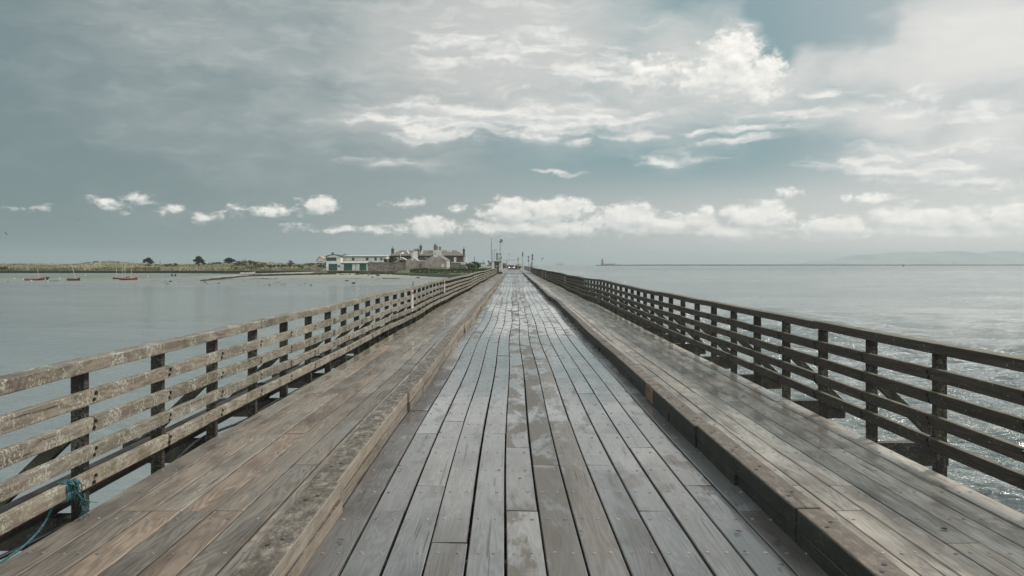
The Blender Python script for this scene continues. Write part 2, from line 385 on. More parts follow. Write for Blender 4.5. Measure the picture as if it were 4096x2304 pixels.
t.l(c, p.inputs['Base Color']); p.inputs['Roughness'].default_value = .9; p.inputs['Specular IOR Level'].default_value = .15
t.l(t.bump(b, .8, .6), p.inputs['Normal'])
GRASS = m
grid('dune_ground', -780, -46, 240, 402, 640, 60, dune_h, m, ypow=1.4)
def bank_front(x): return 274-46*sstep(-60, -10, x)+34*sstep(-40, -46, x)
def bank_h(x, y):
    f = bank_front(x); s = y-f
    z = -2.5+1.3*sstep(-3, 5, s)+.9*sstep(5, 20, s)+.10*sstep(20, 60, s)
    return z+.16*N(x, y, .22, 5)*sstep(30, 3, s)+.1*N(x, y, .5, 6)*sstep(30, 0, s)
m2, t, p = newmat('bank_grass')
ge = t.n('ShaderNodeNewGeometry').outputs['Position']; zz = t.xyz(ge)[2]
a = t.noise(t.vm('MULTIPLY', ge, (.12, .12, .5)), 1, 5, .6); b = t.noise(ge, 1.1, 6, .7)
c = t.mix(t.rng(a, .38, .6), (.075, .105, .035), (.15, .155, .065))
c = t.mix(t.m('MULTIPLY', t.rng(b, .5, .66), .6), c, (.20, .175, .10))
weed = t.rng(t.m('ADD', zz, t.m('MULTIPLY', b, .6)), -.75, -1.15)
c = t.mix(weed, c, t.mix(t.rng(b, .42, .6), (.018, .024, .018), (.05, .055, .04)))
t.l(c, p.inputs['Base Color']); p.inputs['Roughness'].default_value = .85; p.inputs['Specular IOR Level'].default_value = .2
t.l(t.bump(b, .8, .4), p.inputs['Normal'])
grid('grassy_bank', -78, -3.9, 110, 222, 420, 90, bank_h, m2)
# far hills across the bay
def hill_line():
    pts = [(100, 218), (150, 208), (300, 180), (450, 176), (560, 163), (680, 116), (800, 106), (900, 113), (1100, 86), (1330, 75), (1440, 92), (1550, 95), (1650, 71),
           (1780, 66), (1950, 85), (2050, 95), (2200, 86), (2340, 68), (2576, 86), (2800, 60), (3100, 90), (3500, 120), (4000, 150), (4500, 210)]
    return [(ax(3196+a/2.862, 6500), az(980+b/2.862, 6500)) for a, b in pts]
HL = hill_line()
def hill_h(x, y):
    z = -5
    for (x0, z0), (x1, z1) in zip(HL, HL[1:]):
        if x0 <= x <= x1: z = z0+(z1-z0)*(x-x0)/(x1-x0)
    k = sstep(5500, 6500, y)*sstep(7600, 6500, y)
    return -5+(z+5)*k*(1+.05*N(x, y, .004, 8))
hm = plain('far_hill', (.32, .33, .31), .9, .2, .004, c2=(.26, .27, .25))  # paled so that some of the distance haze is painted into the colour
grid('hills', HL[0][0]-60, HL[-1][0]+100, 150, 5500, 7600, 16, hill_h, hm)
# ================================================================ the timber bridge
def wood(name, lo, hi, wetness=0.0, lichen=0.0, moss=0.0, stain=.5, dry=.55, algae=False, ringw=.2, sidec=None, topc=None, mossy_edge=False):
    """Weathered timber with its grain along the object's Y; attribute 'tint': r = shade, g = grain offset, b = how wet the board is, a = warmth"""
    m, t, p = newmat(name)
    ob = t.n('ShaderNodeTexCoord').outputs['Object']
    at_ = t.n('ShaderNodeAttribute', attribute_name='tint'); cr, cg, cb = t.xyz(at_.outputs['Color']); ca = at_.outputs['Alpha']
    off = t.vec(t.m('MULTIPLY', cg, 37.0), t.m('MULTIPLY', cg, 91.0), t.m('MULTIPLY', cg, 17.0))
    v = t.vm('ADD', ob, off)
    bend = t.noise(t.vm('MULTIPLY', v, (1.3, .55, 1.3)), 1.5, 3, .5, col=True)
    v2 = t.vm('ADD', t.vm('MULTIPLY', v, (1, .035, 1)), t.vm('MULTIPLY', bend, (.14, .02, .14)))
    fine = t.noise(t.vm('MULTIPLY', v, (60, 2.2, 60)), 1, 5, .65)
    cath = t.noise(t.vm('MULTIPLY', v2, (5.5, 11, 3)), 1, 2, .4)
    ring = t.m('MULTIPLY_ADD', t.m('SINE', t.m('MULTIPLY', cath, 150.0)), .5, .5)
    gr = t.m('ADD', t.m('MULTIPLY', ring, ringw), t.m('MULTIPLY', fine, 1-ringw))
    c = t.mix(t.rng(gr, .25, .75), lo, hi)
    blot = t.noise(t.vm('MULTIPLY', v, (2.2, .8, 2)), 1, 5, .6)
    c = t.mix(t.m('MULTIPLY', t.rng(blot, .46, .66), stain), c, (.052, .036, .028))
    warm = t.mix(ca, (1, 1, 1), (1.16, .94, .80))
    c = t.mix(1.0, c, warm, 'MULTIPLY')
    sh = t.m('ADD', .55, t.m('MULTIPLY', cr, .9)); c = t.mix(1.0, c, t.vec(sh, sh, sh), 'MULTIPLY')
    if topc:
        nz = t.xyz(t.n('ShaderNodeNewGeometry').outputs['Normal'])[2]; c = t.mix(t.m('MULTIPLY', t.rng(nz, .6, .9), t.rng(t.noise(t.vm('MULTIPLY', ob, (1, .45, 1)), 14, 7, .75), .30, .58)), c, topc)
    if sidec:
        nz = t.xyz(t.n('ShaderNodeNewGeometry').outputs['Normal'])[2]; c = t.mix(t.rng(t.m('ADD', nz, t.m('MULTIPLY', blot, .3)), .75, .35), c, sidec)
    if mossy_edge:
        ox, oy, oz = t.xyz(ob); me_ = t.m('MULTIPLY', t.m('MAXIMUM', t.rng(ox, -2.66, -2.90), t.rng(ox, 3.22, 3.44)), t.rng(oy, 9, 17))
        c = t.mix(t.m('MULTIPLY', me_, t.m('MULTIPLY', t.rng(t.noise(ob, 1.6, 6, .7), .40, .58), .8)), c, (.185, .160, .060))
    crack = t.rng(t.noise(t.vm('MULTIPLY', v, (34, .7, 34)), 1, 3, .5), .665, .70)
    c = t.mix(t.m('MULTIPLY', crack, .7), c, (.012, .010, .009))
    h = t.m('SUBTRACT', t.m('MULTIPLY', gr, .5), crack)
    if lichen:
        l1 = t.noise(ob, 48, 5, .72); l2 = t.noise(ob, 4.5, 5, .65)
        lm = t.rng(t.m('ADD', l1, t.m('MULTIPLY', t.m('SUBTRACT', l2, .5), .55)), .535, .59)
        c = t.mix(t.m('MULTIPLY', lm, lichen), c, t.mix(t.rng(l2, .4, .6), (.40, .37, .25), (.46, .45, .37)))
        l3 = t.rng(t.noise(t.vm('ADD', ob, (3, 9, 1)), 3.1, 5, .65), .53, .64)
        c = t.mix(t.m('MULTIPLY', l3, moss), c, (.085, .085, .03))
    if algae:
        nz = t.xyz(t.n('ShaderNodeNewGeometry').outputs['Normal'])[2]
        am = t.m('MULTIPLY', t.rng(t.noise(ob, 4.2, 5, .65), .42, .62), .8)
        c = t.mix(t.m('MULTIPLY', am, .6), c, (.036, .040, .022))
        top = t.m('MULTIPLY', t.rng(nz, .5, .9), t.rng(t.noise(ob, 7, 4, .6), .3, .6))
        c = t.mix(top, c, (.125, .11, .062))
        sp = t.rng(t.noise(ob, 30, 3, .6), .66, .70); c = t.mix(t.m('MULTIPLY', sp, .8), c, (.34, .30, .22))
    t.l(c, p.inputs['Base Color'])
    if wetness:                                        # a film of rain water: puddled in the hollows of the middle boards, thin elsewhere
        gx, gy, gz = t.xyz(t.n('ShaderNodeNewGeometry').outputs['Position'])
        dish = t.m('SUBTRACT', 1.0, t.m('MULTIPLY', t.m('ABSOLUTE', t.m('SUBTRACT', gx, .12)), 1.7), clamp=True)
        pn = t.m('MULTIPLY_ADD', t.noise(t.vm('MULTIPLY', v, (3.6, 1.25, 1)), 1, 6, .62, .3), 1.7, -.35)
        pud = t.m('ADD', pn, t.m('MULTIPLY', t.m('SUBTRACT', cb, .5), .55))
        film = t.rng(pud, .34, .46); pool = t.rng(pud, .47, .51)
        drypatch = t.m('MULTIPLY', t.rng(pud, .47, .40), dish)
        wetm = t.m('MULTIPLY', film, wetness)
        c = t.mix(t.m('MULTIPLY', t.m('MULTIPLY', t.m('SUBTRACT', 1.0, film), dish), .9*wetness), c, (.112, .094, .074))
        dk = t.m('SUBTRACT', 1.0, t.m('MULTIPLY', wetm, .14)); c = t.mix(1.0, c, t.vec(dk, dk, dk), 'MULTIPLY')
        t.l(c, p.inputs['Base Color'])
        t.l(t.m('MULTIPLY', t.m('ADD', .06, t.m('ADD', t.m('MULTIPLY', film, .66), t.m('MULTIPLY', pool, .28))), wetness), p.inputs['Coat Weight'])
        t.l(t.rng(pool, 0, 1, .20, .06), p.inputs['Coat Roughness']); p.inputs['Coat IOR'].default_value = 1.36
        t.l(t.bump(t.m('ADD', t.m('MULTIPLY', t.noise(t.vm('MULTIPLY', v, (5, 1.5, 1)), 1, 3, .5), 1.0), t.m('MULTIPLY', gr, t.m('SUBTRACT', .22, t.m('MULTIPLY', pool, .2)))), .35, .012), p.inputs['Coat Normal'])
        t.l(t.rng(film, 0, 1, dry, .38), p.inputs['Roughness'])
    else:
        t.l(t.m('ADD', dry, t.m('MULTIPLY', blot, .2)), p.inputs['Roughness'])
    p.inputs['Specular IOR Level'].default_value = .4
    t.l(t.bump(h, .55, .006), p.inputs['Normal'])
    return m
M_ROAD = wood('wet_deck_board', (.150, .138, .132), (.222, .213, .208), wetness=1.0, stain=.5)
M_WALK = wood('walkway_board', (.158, .128, .104), (.305, .266, .224), wetness=.52, stain=.5, dry=.55, mossy_edge=True)
M_WALKR = wood('pale_walkway_board', (.265, .232, .198), (.45, .41, .36), wetness=.5, mossy_edge=True, stain=.5, dry=.55)
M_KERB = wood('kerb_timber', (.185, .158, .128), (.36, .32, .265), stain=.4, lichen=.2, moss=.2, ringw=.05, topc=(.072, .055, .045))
M_KERBR = wood('kerb_timber_shaded_side', (.135, .110, .088), (.275, .240, .195), stain=.85, lichen=.06, moss=.1, ringw=.05, sidec=(.026, .026, .022), topc=(.095, .072, .057))  # near-black sides: the shade on this kerb's face is painted into the colour
M_RAIL = wood('lichen_rail', (.135, .116, .096), (.275, .245, .202), lichen=.8, moss=.6, stain=.5)
M_RAILR = wood('mossy_shaded_rail', (.030, .024, .022), (.078, .062, .056), algae=True, stain=.4)  # dark base has this railing's shade painted in, with real moss over it
M_POST = wood('post_timber', (.013, .011, .009), (.034, .028, .023), lichen=.22, moss=.3, stain=.5)
M_BEAM = wood('tarred_beam', (.022, .02, .018), (.06, .052, .044), stain=.5, lichen=.15, moss=.6)
DECK_L, DECK_R, Y0, Y1 = -2.94, 3.47, -3.2, 145.0
JOIST, JY = .61, 4.56-.61*13
joists = [JY+JOIST*i for i in range(int((Y1-JY)/JOIST)+1)]
bridge = thing('timber_bridge', (0, 0, 0), 'long weathered plank bridge, wet roadway between two raised kerbs and side walkways', 'bridge')
rnd = random.Random(3)
def boards(xs, shade, wetf, warmf, shadef=lambda k, y: 0):
    mb = MB(); nails = []
    for k in range(len(xs)-1):
        y = Y0-rnd.randrange(0, 8)*JOIST
        nj = 8
        while y < Y1:
            nj = rnd.choice((3, 4, 6, 8, 8)) if y > 0 else rnd.choice((3, 4, 5, 6, 7, 8))
            ye = min(y+nj*JOIST, Y1)
            ys = max(y, Y0)
            if ye-ys > .2:
                a, b = xs[k]+.0045+rnd.uniform(0, .005), xs[k+1]-.0045-rnd.uniform(0, .005)
                dz = rnd.uniform(-.003, .003); s0, s1 = ys+.003+rnd.uniform(0, .004), ye-.003; tl = rnd.uniform(-.0025, .0025); c = .005
                mb.col = (min(1, max(0, rnd.gauss(shade+shadef(k, (ys+ye)/2), .17))), rnd.random(), min(1, max(0, wetf(k, (ys+ye)/2)+rnd.uniform(-.16, .16))), warmf(k, ys))
                pr = [(a, -.075), (a, -c+dz), (a+c, dz+tl), (b-c, dz-tl), (b, -c+dz), (b, -.075)]
                seg = 4; vs = []; fs = []
                for i in range(seg+1):
                    yy = s0+(s1-s0)*i/seg; wx, wz = wob(yy); vs += [(x+wx, yy, z+wz) for x, z in pr]
                for i in range(seg): fs += [(i*6+j, i*6+(j+1) % 6, i*6+6+(j+1) % 6, i*6+6+j) for j in range(6)]
                fs += [(0, 1, 2, 3, 4, 5)[::-1], tuple(seg*6+j for j in range(6))]
                mb.add(vs, [f[::-1] for f in fs])
                for jy in joists:
                    if s0-.02 < jy-.07 and jy < min(s1+.1, 48):
                        ends = [jy]
                        if abs(jy-ys) < .1 or abs(jy-ye) < .1: ends = [jy+.085 if abs(jy-ys) < .1 else jy-.085]
                        for ny in ends:
                            for fx in (.24, .76):
                                nails.append((a+(b-a)*fx+rnd.uniform(-.012, .012), ny+rnd.uniform(-.012, .012), dz))
            y += nj*JOIST
    return mb, nails
EDGE = -.98
road_x = [EDGE+.2286*k for k in range(-2, 14)]
left_x = [DECK_L+(road_x[0]-DECK_L)*k/7 for k in range(8)]; left_x[-1] = road_x[0]
right_x = [road_x[-1]+(DECK_R-road_x[-1])*k/7 for k in range(8)]
def road_wet(k, y):
    if k in (0, 1): return .22 if y < 14 else .5
    if k in (6, 7, 8): return .26 if y < 9 and k > 6 else .40
    if k >= 13: return .55
    return .72
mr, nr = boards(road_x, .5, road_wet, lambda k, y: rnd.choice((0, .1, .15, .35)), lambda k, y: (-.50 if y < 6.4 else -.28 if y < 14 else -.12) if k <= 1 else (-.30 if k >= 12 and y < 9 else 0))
ml, nl = boards(left_x, .5, lambda k, y: .30 if y < 15 else .5, lambda k, y: rnd.choice((0, 0, .1, .2, .55)))
mw, nw = boards(right_x, .55, lambda k, y: .42, lambda k, y: rnd.choice((0, .1, .2, .3)))
mr.build('roadway', M_ROAD, bridge); ml.build('walkway', M_WALK, bridge); mw.build('walkway', M_WALKR, bridge)
M_NAIL = plain('galvanised_nail', (.38, .37, .35), .42, .3, 9, metal=.5)
for nm, ns in (('nail', nr), ('nail', nl), ('nail', nw)):
    mb = MB()
    for x, y, dz in ns:
        wx, wz = wob(y); mb.cyl((x+wx, y, dz+wz-.004), (x+wx, y, dz+wz+.0035), .0145, .012, 7)
    tag(mb.build(nm, M_NAIL, bridge), kind='stuff')
M_IRON = plain('dark_iron', (.03, .03, .03), .5, .3, 9, metal=.4)
# kerbs: big squared timbers, each laid on a shorter packing board
for side, x0, w in ((-1, -1.207, .195), (1, 1.695, .165)):
    y = Y0; base = MB(); i = 0
    bolts = MB()
    while y < Y1-1:
        L = rnd.choice((2.44, 2.44, 3.05, 3.66)); ye = min(y+L, Y1-.1)
        jx = rnd.uniform(-.014, .014); jz = rnd.uniform(-.008, .008); xa, xb = (x0-w, x0) if side < 0 else (x0, x0+w)
        mb = MB(); mb.col = (rnd.uniform(.35, .7), rnd.random(), .4, rnd.uniform(.1, .5))
        n = 4; pr = [(xa+jx, .085), (xa+jx, .208+jz), (xb+jx, .208+jz), (xb+jx, .085)]; vs = []
        for q in range(n+1):
            yy = y+.008+(ye-y-.016)*q/n; wx, wz = wob(yy); vs += [(px+wx, yy, pz+wz) for px, pz in pr]
        fs = [(q*4+j, q*4+4+j, q*4+4+(j+1) % 4, q*4+(j+1) % 4) for q in range(n) for j in range(4)]+[(0, 1, 2, 3), (n*4+3, n*4+2, n*4+1, n*4)]
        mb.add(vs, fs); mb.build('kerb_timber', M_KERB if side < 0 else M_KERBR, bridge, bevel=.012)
        base.col = (rnd.uniform(.25, .6), rnd.random(), .4, rnd.uniform(.1, .4))
        for q in range(2):
            ya, yb = y+(ye-y)*q/2, y+(ye-y)*(q+1)/2; wx, wz = wob((ya+yb)/2); k = rnd.uniform(-.006, .012)
            base.box(xa+jx+wx+k, ya+.012, wz-.004, xb+jx+wx+k*(1 if side < 0 else -1), yb-.012, .083+wz)
        if y < 60:
            for f in (.12, .38, .62, .88):
                for s in (-.035, .02):
                    yy = y+(ye-y)*f+s*1.6; wx, wz = wob(yy); xx = (xa+xb)/2+jx+s+wx
                    bolts.cyl((xx, yy, .2+wz), (xx, yy, .2105+jz+wz), .016, .013, 8)
        y = ye
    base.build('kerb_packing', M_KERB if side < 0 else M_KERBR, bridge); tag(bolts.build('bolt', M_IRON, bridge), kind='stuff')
MB().box(1.676+wob(9.5)[0], 9.30, .02, 1.6935+wob(9.5)[0], 9.78, .19).build('repair_block', plain('raw_softwood', (.23, .14, .10), .8, .25, 14), bridge)
# floor joists, outrigger beams, piles
POST_L = [5.35+1.195*n for n in range(-7, 117)]; POST_R = [6.42+1.2*n for n in range(-8, 116)]
OUT_L = [POST_L[i] for i in range(len(POST_L)) if (i-7) % 2 == 0]; OUT_R = [POST_R[i] for i in range(len(POST_R)) if (i-8) % 2 == 1]
jm = MB()
for j in joists:
    jm.col = (rnd.uniform(.2, .6), rnd.random(), .5, 0); a, b = rnd.uniform(.02, .13), rnd.uniform(.02, .13)
    jm.box(DECK_L-a, j-.05, -.25, DECK_R+b, j+.05, -.078)
tag(jm.build('joist', M_BEAM, bridge, warp=True), kind='stuff')
def outriggers(ys, xa, xb):
    o_ = MB()
    for i, y in enumerate(ys):
        if i < 60:
            mb = MB(); mb.col = (rnd.uniform(.3, .7), rnd.random(), .5, 0); mb.box(xa, y+.055, -.30, xb, y+.165, -.07); mb.build('outrigger_beam', M_BEAM, bridge, warp=True)
outriggers(OUT_L[:40], -3.92, -2.6); outriggers(OUT_R[:40], 3.1, 4.32)
gm = MB(); gm.col = (.4, .3, .5, 0)
for x in (-2.7, -1.3, .2, 1.8, 3.2): gm.box(x-.13, Y0, -.62, x+.13, Y1, -.252)
gm.build('main_girder', M_BEAM, bridge, warp=True)
for i in range(24):
    y = 1.5+i*6.1
    for x in (-2.5, .25, 3.0):
        MB().cyl((x*1.12, y, -7.0 if False else -4.6), (x, y, -.63), .17, .15, 10).build('pile', M_BEAM, bridge)
    MB().box(-3.1, y-.15, -.90, 3.6, y+.15, -.622).build('pile_cap', M_BEAM, bridge)
# ---------------------------------------------------------------- railings
def railing(label, xs, side, posts, mat, pmat, outs):
    xi = xs                                            # inner face of the rails
    root = thing('timber_railing', (xi, 0, 0), label, 'railing', 'railings along the bridge')
    t_ = .05*side
    def rail(name, z0, z1, xa, xb, offs):
        mb = MB(); y = posts[0]-.6; y_end = posts[-1]+.35; i = 0
        cuts = []
        while i < len(posts):
            cuts.append(i); i += 4
        i = -offs
        while i < len(posts)-1:
            a, b = max(0, i), min(len(posts)-1, i+4)
            if b > a:
                mb.col = (rnd.uniform(.3, .7), rnd.random(), .4, rnd.uniform(0, .35)); jz = rnd.uniform(-.006, .006); jx = rnd.uniform(-.004, .004)
                pr = [(xa+jx, z0+jz), (xa+jx, z1+jz), (xb+jx, z1+jz), (xb+jx, z0+jz)]
                ys = [posts[k] for k in range(a, b+1)]
                if a == 0: ys[0] -= .5
                if b == len(posts)-1: ys[-1] += .3
                ys[0] += .006; ys[-1] -= .006; vs = []
                for yy in ys: wx, wz = wob(yy); sg = rnd.uniform(-.006, .006); vs += [(px+wx, yy, pz+wz+sg) for px, pz in pr]
                n = len(ys)-1
                fs = [(q*4+j, q*4+4+j, q*4+4+(j+1) % 4, q*4+(j+1) % 4) for q in range(n) for j in range(4)]+[(0, 1, 2, 3), (n*4+3, n*4+2, n*4+1, n*4)]
                if xb < xa: fs = [f[::-1] for f in fs]
                mb.add(vs, fs)
            i += 4
        return mb.build(name, mat, root, bevel=.007)
    for z0, z1, of in ((.170, .272, 0), (.360, .458, 2), (.546, .648, 1), (.740, .842, 3)): rail('rail', z0, z1, xi, xi+t_, of)
    rail('top_rail', .965, 1.052, xi-.012*side, xi+.12*side, 2)
    far = MB()
    for i, y in enumerate(posts):
        mb = far if i >= 100 else MB()
        mb.col = (rnd.uniform(.3, .75), rnd.random(), .4, rnd.uniform(0, .3)); wx, wz = wob(y); e = .004*rnd.random()
        xa, xb = sorted((xi+t_+.001*side, xi+t_+.094*side)); ln = rnd.uniform(-.009, .009); b_ = len(mb.v); mb.box(xa+wx, y-.036, -.36, xb+wx, y+.036-e, .955+wz)
        for q in (4, 5, 6, 7): vx, vy, vz = mb.v[b_+q]; mb.v[b_+q] = (vx, vy+ln, vz)
        if i < 100: mb.build('post', pmat, root, bevel=.006)
    tag(far.build('post', pmat, root), kind='stuff')
    bo = MB()
    for y in posts[:45]:
        wx, wz = wob(y)
        for z in (.221, .409, .597, .791): bo.cyl((xi+wx-.002*side, y+.012, z+wz+.02), (xi+wx-.010*side, y+.012, z+wz+.02), .013, n=8); bo.cyl((xi+wx-.002*side, y-.012, z+wz-.02), (xi+wx-.010*side, y-.012, z+wz-.02), .013, n=8)
    tag(bo.build('bolt', M_IRON, root), kind='stuff')
    for i, y in enumerate(outs[:40]):
        mb = MB(); mb.col = (rnd.uniform(.2, .6), rnd.random(), .4, 0)
        wx, wz = wob(y); mb.bar((xi+.10*side+wx, y+.005, .60+wz), (xi+.88*side+wx, y+.005, -.16+wz), .075, .085); mb.build('brace', M_BEAM, root)
    return root
railing('sunlit pale timber railing with lichen along the mudflat side of the bridge', -2.90, -1, POST_L, M_RAIL, M_POST, OUT_L)
railing('dark shaded mossy timber railing along the open sea side of the bridge', 3.435, 1, POST_R, M_RAILR, M_POST, OUT_R)
# pipe and cable on the outside of the left walkway
M_PIPE = plain('rusty_pipe', (.085, .055, .045), .55, .35, 3, c2=(.035, .03, .03), bump=.3)
pm = MB(); ys = [Y0+i*4.0 for i in range(38) if Y0+i*4 < Y1]
pm.tube([(-3.25+wob(y)[0], y, .055+wob(y)[1]) for y in ys], .105, 14)
pipe = thing('service_pipe', (-3.25, 0, .055), 'rust brown service pipe running outside the pale railing at deck level', 'pipe')
pm.build('pipe_run', M_PIPE, pipe, smooth=True)
for i in range(0, 22):
    y = 4.05+i*2.95; MB().cyl((-3.25, y, .055), (-3.25, y+.07, .055), .123, n=14).build('pipe_collar', M_IRON, pipe)
cb = MB(); pts = []
for i in range(70):
    y = 2.2+i*.35; pts.append((-3.03+.05*math.sin(y*1.3)+.03*math.sin(y*3.1), y, -.045+.03*math.sin(y*1.9)))
o = single(cb.build('loose_cable', plain('black_rubber', (.02, .02, .022), .4), smooth=True) if False else cb.tube(pts, .014, 7).build('loose_cable', plain('black_rubber', (.02, .02, .022), .4), smooth=True), (-3.03, 2.2, -.05))
tag(o, 'black cable trailing along the outer edge of the brown walkway', 'cable')
# teal rope tied round the lowest rail
M_ROPE = plain('teal_rope', (.10, .26, .28), .9, .3, 45, c2=(.03, .10, .12), bump=.8)
rope = MB(); rr = random.Random(5)
ry = 5.06
for k in range(4):
    yb = ry-.05+k*.022; pts = [(-2.896+.035*0-.0, yb, .29)]
    pts = []
    for a in range(15):
        th = a/14*2*math.pi; ex = abs(math.cos(th))**.5*math.copysign(1, math.cos(th)); ez = abs(math.sin(th))**.5*math.copysign(1, math.sin(th))
        pts.append((-2.925+.037*ex, yb+.012*a/14, .221+.062*ez))
    rope.tube(pts, .0085, 6)
for k in range(13):
    y0 = ry+rr.uniform(-.038, .038); ln = rr.uniform(.07, .19); pts = []
    for a in range(7):
        s = a/6; pts.append((-2.885+.012*math.sin(s*5+k)+rr.uniform(-.006, .006)+.02*s, y0+.10*s*rr.uniform(.4, 1)+rr.uniform(-.008, .008), .285-ln*s+.03*math.sin(s*3)))
    rope.tube(pts, [.0075*(1-.75*a/6) for a in range(7)], 5)
for k in range(16):
    y0 = ry+.09+rr.uniform(-.03, .05); z0 = rr.uniform(.08, .19)
    rope.tube([(-2.87, y0, z0), (-2.86+rr.uniform(-.02, .02), y0+rr.uniform(-.03, .06), z0-rr.uniform(.02, .05)), (-2.86+rr.uniform(-.03, .03), y0+rr.uniform(-.06, .09), z0-rr.uniform(.04, .11))], [.004, .003, .0015], 4)
for k in range(1):                                    # the tail that hangs behind the rail and lies along the edge
    pts = []
    for a in range(14):
        s = a/13; pts.append((-2.965-.02*math.sin(s*3+k)+.012*k, ry-.02-.75*s*s, .20-.235*min(1, s*1.5)+.012*math.sin(s*11+k*2)))
    rope.tube(pts, .0075, 6)
o = single(rope.build('rope', M_ROPE, smooth=True), (-2.93, ry, .2)); tag(o, 'frayed teal rope knotted round the lowest board of the pale railing', 'rope')
# small plates screwed to the railings
M_PLATE = plain('white_plate', (.62, .60, .57), .5, .15, 6); M_RED = plain('sign_red', (.42, .045, .04), .5, .2, 6)
def plate(y, z0, z1, side, w, label, red=False):
    x = -2.90+.012 if side < 0 else 3.435-.012
    wx, wz = wob(y); r = thing('railing_plate', (x+wx, y, z0+wz), label, 'sign', 'white plates fixed to the railings')
    xa, xb = (x-.010+wx, x+.006+wx) if side < 0 else (x-.006+wx, x+.010+wx)
    MB().box(xa, y-w/2, z0+wz, xb, y+w/2, z1+wz).build('panel', M_PLATE, r)
    if red:
        xx = (xb, xb+.003) if side < 0 else (xa-.003, xa)
        MB().box(xx[0], y-w/2+.03, z1-.11+wz, xx[1], y+w/2-.03, z1-.03+wz).build('red_band', M_RED, r)
        MB().box(xx[0], y-w/2+.03, z0+.03+wz, xx[1], y+w/2-.03, z0+.07+wz).build('red_band', M_RED, r)
plate(22.0, .38, .97, -1, .42, 'white notice on the pale railing, the plate nearest the rope', True)
plate(32.2, .42, .98, -1, .42, 'white notice with a red band halfway along the pale railing', True)
plate(58, .15, .9, -1, .14, 'narrow white strip, nearer one of a pair on the pale railing')
plate(60.5, .15, .9, -1, .14, 'narrow white strip, farther one of a pair on the pale railing')
plate(104, .2, .95, -1, .16, 'narrow white strip on the pale railing close to the white hut')
plate(52, .45, .95, 1, .16, 'white strip on the dark railing, alone and nearest of the strips')
plate(84, .2, .95, 1, .16, 'white strip on the dark railing, nearer of its middle pair')
plate(90, .2, .95, 1, .16, 'white strip on the dark railing, farther of its middle pair')
# debris on the boards
M_LEAF = plain('dead_leaf', (.07, .045, .03), .8, .4, 20)
for i, (x, y, s) in enumerate([(-1.06, 4.75, .045), (.42, 4.9, .03), (1.42, 4.9, .05), (1.58, 5.5, .035), (1.36, 4.55, .03), (1.60, 4.7, .05), (1.45, 5.9, .03), (-.75, 7.9, .05), (-.95, 6.5, .03), (2.75, 4.95, .06), (.05, 6.1, .035), (1.5, 4.35, .035), (1.62, 6.6, .03), (-2.1, 10.4, .08), (-1.9, 11.3, .06)]):
    mb = MB(); r2 = random.Random(i); n = 7; s *= .55
    ring = [(x+s*math.cos(q/n*6.28)*r2.uniform(.5, 1.1), y+s*.7*math.sin(q/n*6.28)*r2.uniform(.5, 1.1), .008+wob(y)[1]+r2.uniform(0, .012)) for q in range(n)]
    mb.add(ring+[(x, y, .016+wob(y)[1])], [(q, (q+1) % n, n) for q in range(n)])
    tag(single(mb.build('dead_leaf', M_LEAF), (x, y, .005+wob(y)[1])), 'small dead leaf or crumb of litter lying on the bridge boards', 'leaf', 'dead leaves on the boards')
# row of worn white pads painted across the roadway
M_PAINT = plain('worn_white_paint', (.55, .55, .53), .6, .3, 25)
pd = MB()
for k in range(8):
    x = .80+k*.05; pd.box(x, 20.85, .004+wob(21)[1], x+.034, 21.2, .008+wob(21)[1])
tag(single(pd.build('marker_strip', M_PAINT), (.98, 21, wob(21)[1])), 'short row of white pads set across the boards ahead', 'marking')
# ================================================================ buildings on the island
M_WHITE = plain('white_render', (.74, .74, .71), .8, .16, .7, c2=(.60, .60, .57), bump=.1)
M_WHITE2 = plain('clean_white', (.78, .77, .74), .7, .08, .7)
M_GREEN = plain('dark_green_paint', (.012, .110, .090), .55, .25, 1.2)
M_TRIM = plain('green_trim', (.02, .075, .06), .5, .2, 1.5)
M_GLASS = plain('dark_glass', (.02, .028, .03), .08, .3, .6, spec=.8)
M_FELT = plain('pale_roof_sheet', (.50, .46, .38), .8, .18, .8, c2=(.36, .34, .28))
M_PINK = plain('pink_roof', (.42, .29, .22), .8, .15, 1.2)
M_BRICK = plain('red_brick', (.21, .10, .07), .9, .3, 2.2)
M_REDTILE = plain('red_ridge', (.26, .095, .06), .8, .2, 1.5)
M_PEBBLE = plain('pebbledash', (.43, .36, .315), .95, .22, .55, c2=(.28, .23, .20), bump=.3)
M_SLATE = plain('slate_roof', (.185, .150, .135), .75, .25, .9, c2=(.125, .108, .08), bump=.2, stretch=(.35, 1, 1))
M_DSTONE = plain('dark_rubble_wall', (.080, .078, .072), .9, .5, 1.6, c2=(.035, .036, .035), bump=.4)
M_STACK = plain('chimney_stone', (.115, .10, .08), .9, .35, 1.4, c2=(.06, .055, .04), bump=.3)
M_POT = plain('clay_pot', (.30, .24, .16), .8, .25, 2)
M_CONC = plain('sea_concrete', (.24, .22, .18), .85, .3, .6, c2=(.15, .135, .10), bump=.2)
M_WEED = plain('weedy_wall', (.028, .036, .026), .7, .5, .8, c2=(.010, .014, .013), bump=.5)
M_GREY = plain('grey_metal', (.22, .23, .23), .5, .2, 3, metal=.3)
M_DARK = plain('dark_post', (.022, .022, .024), .6, .3, 3)
M_PLANK = plain('bleached_planks', (.52, .47, .41), .8, .2, 1.0, stretch=(1, 3, .2), c2=(.38, .34, .29))
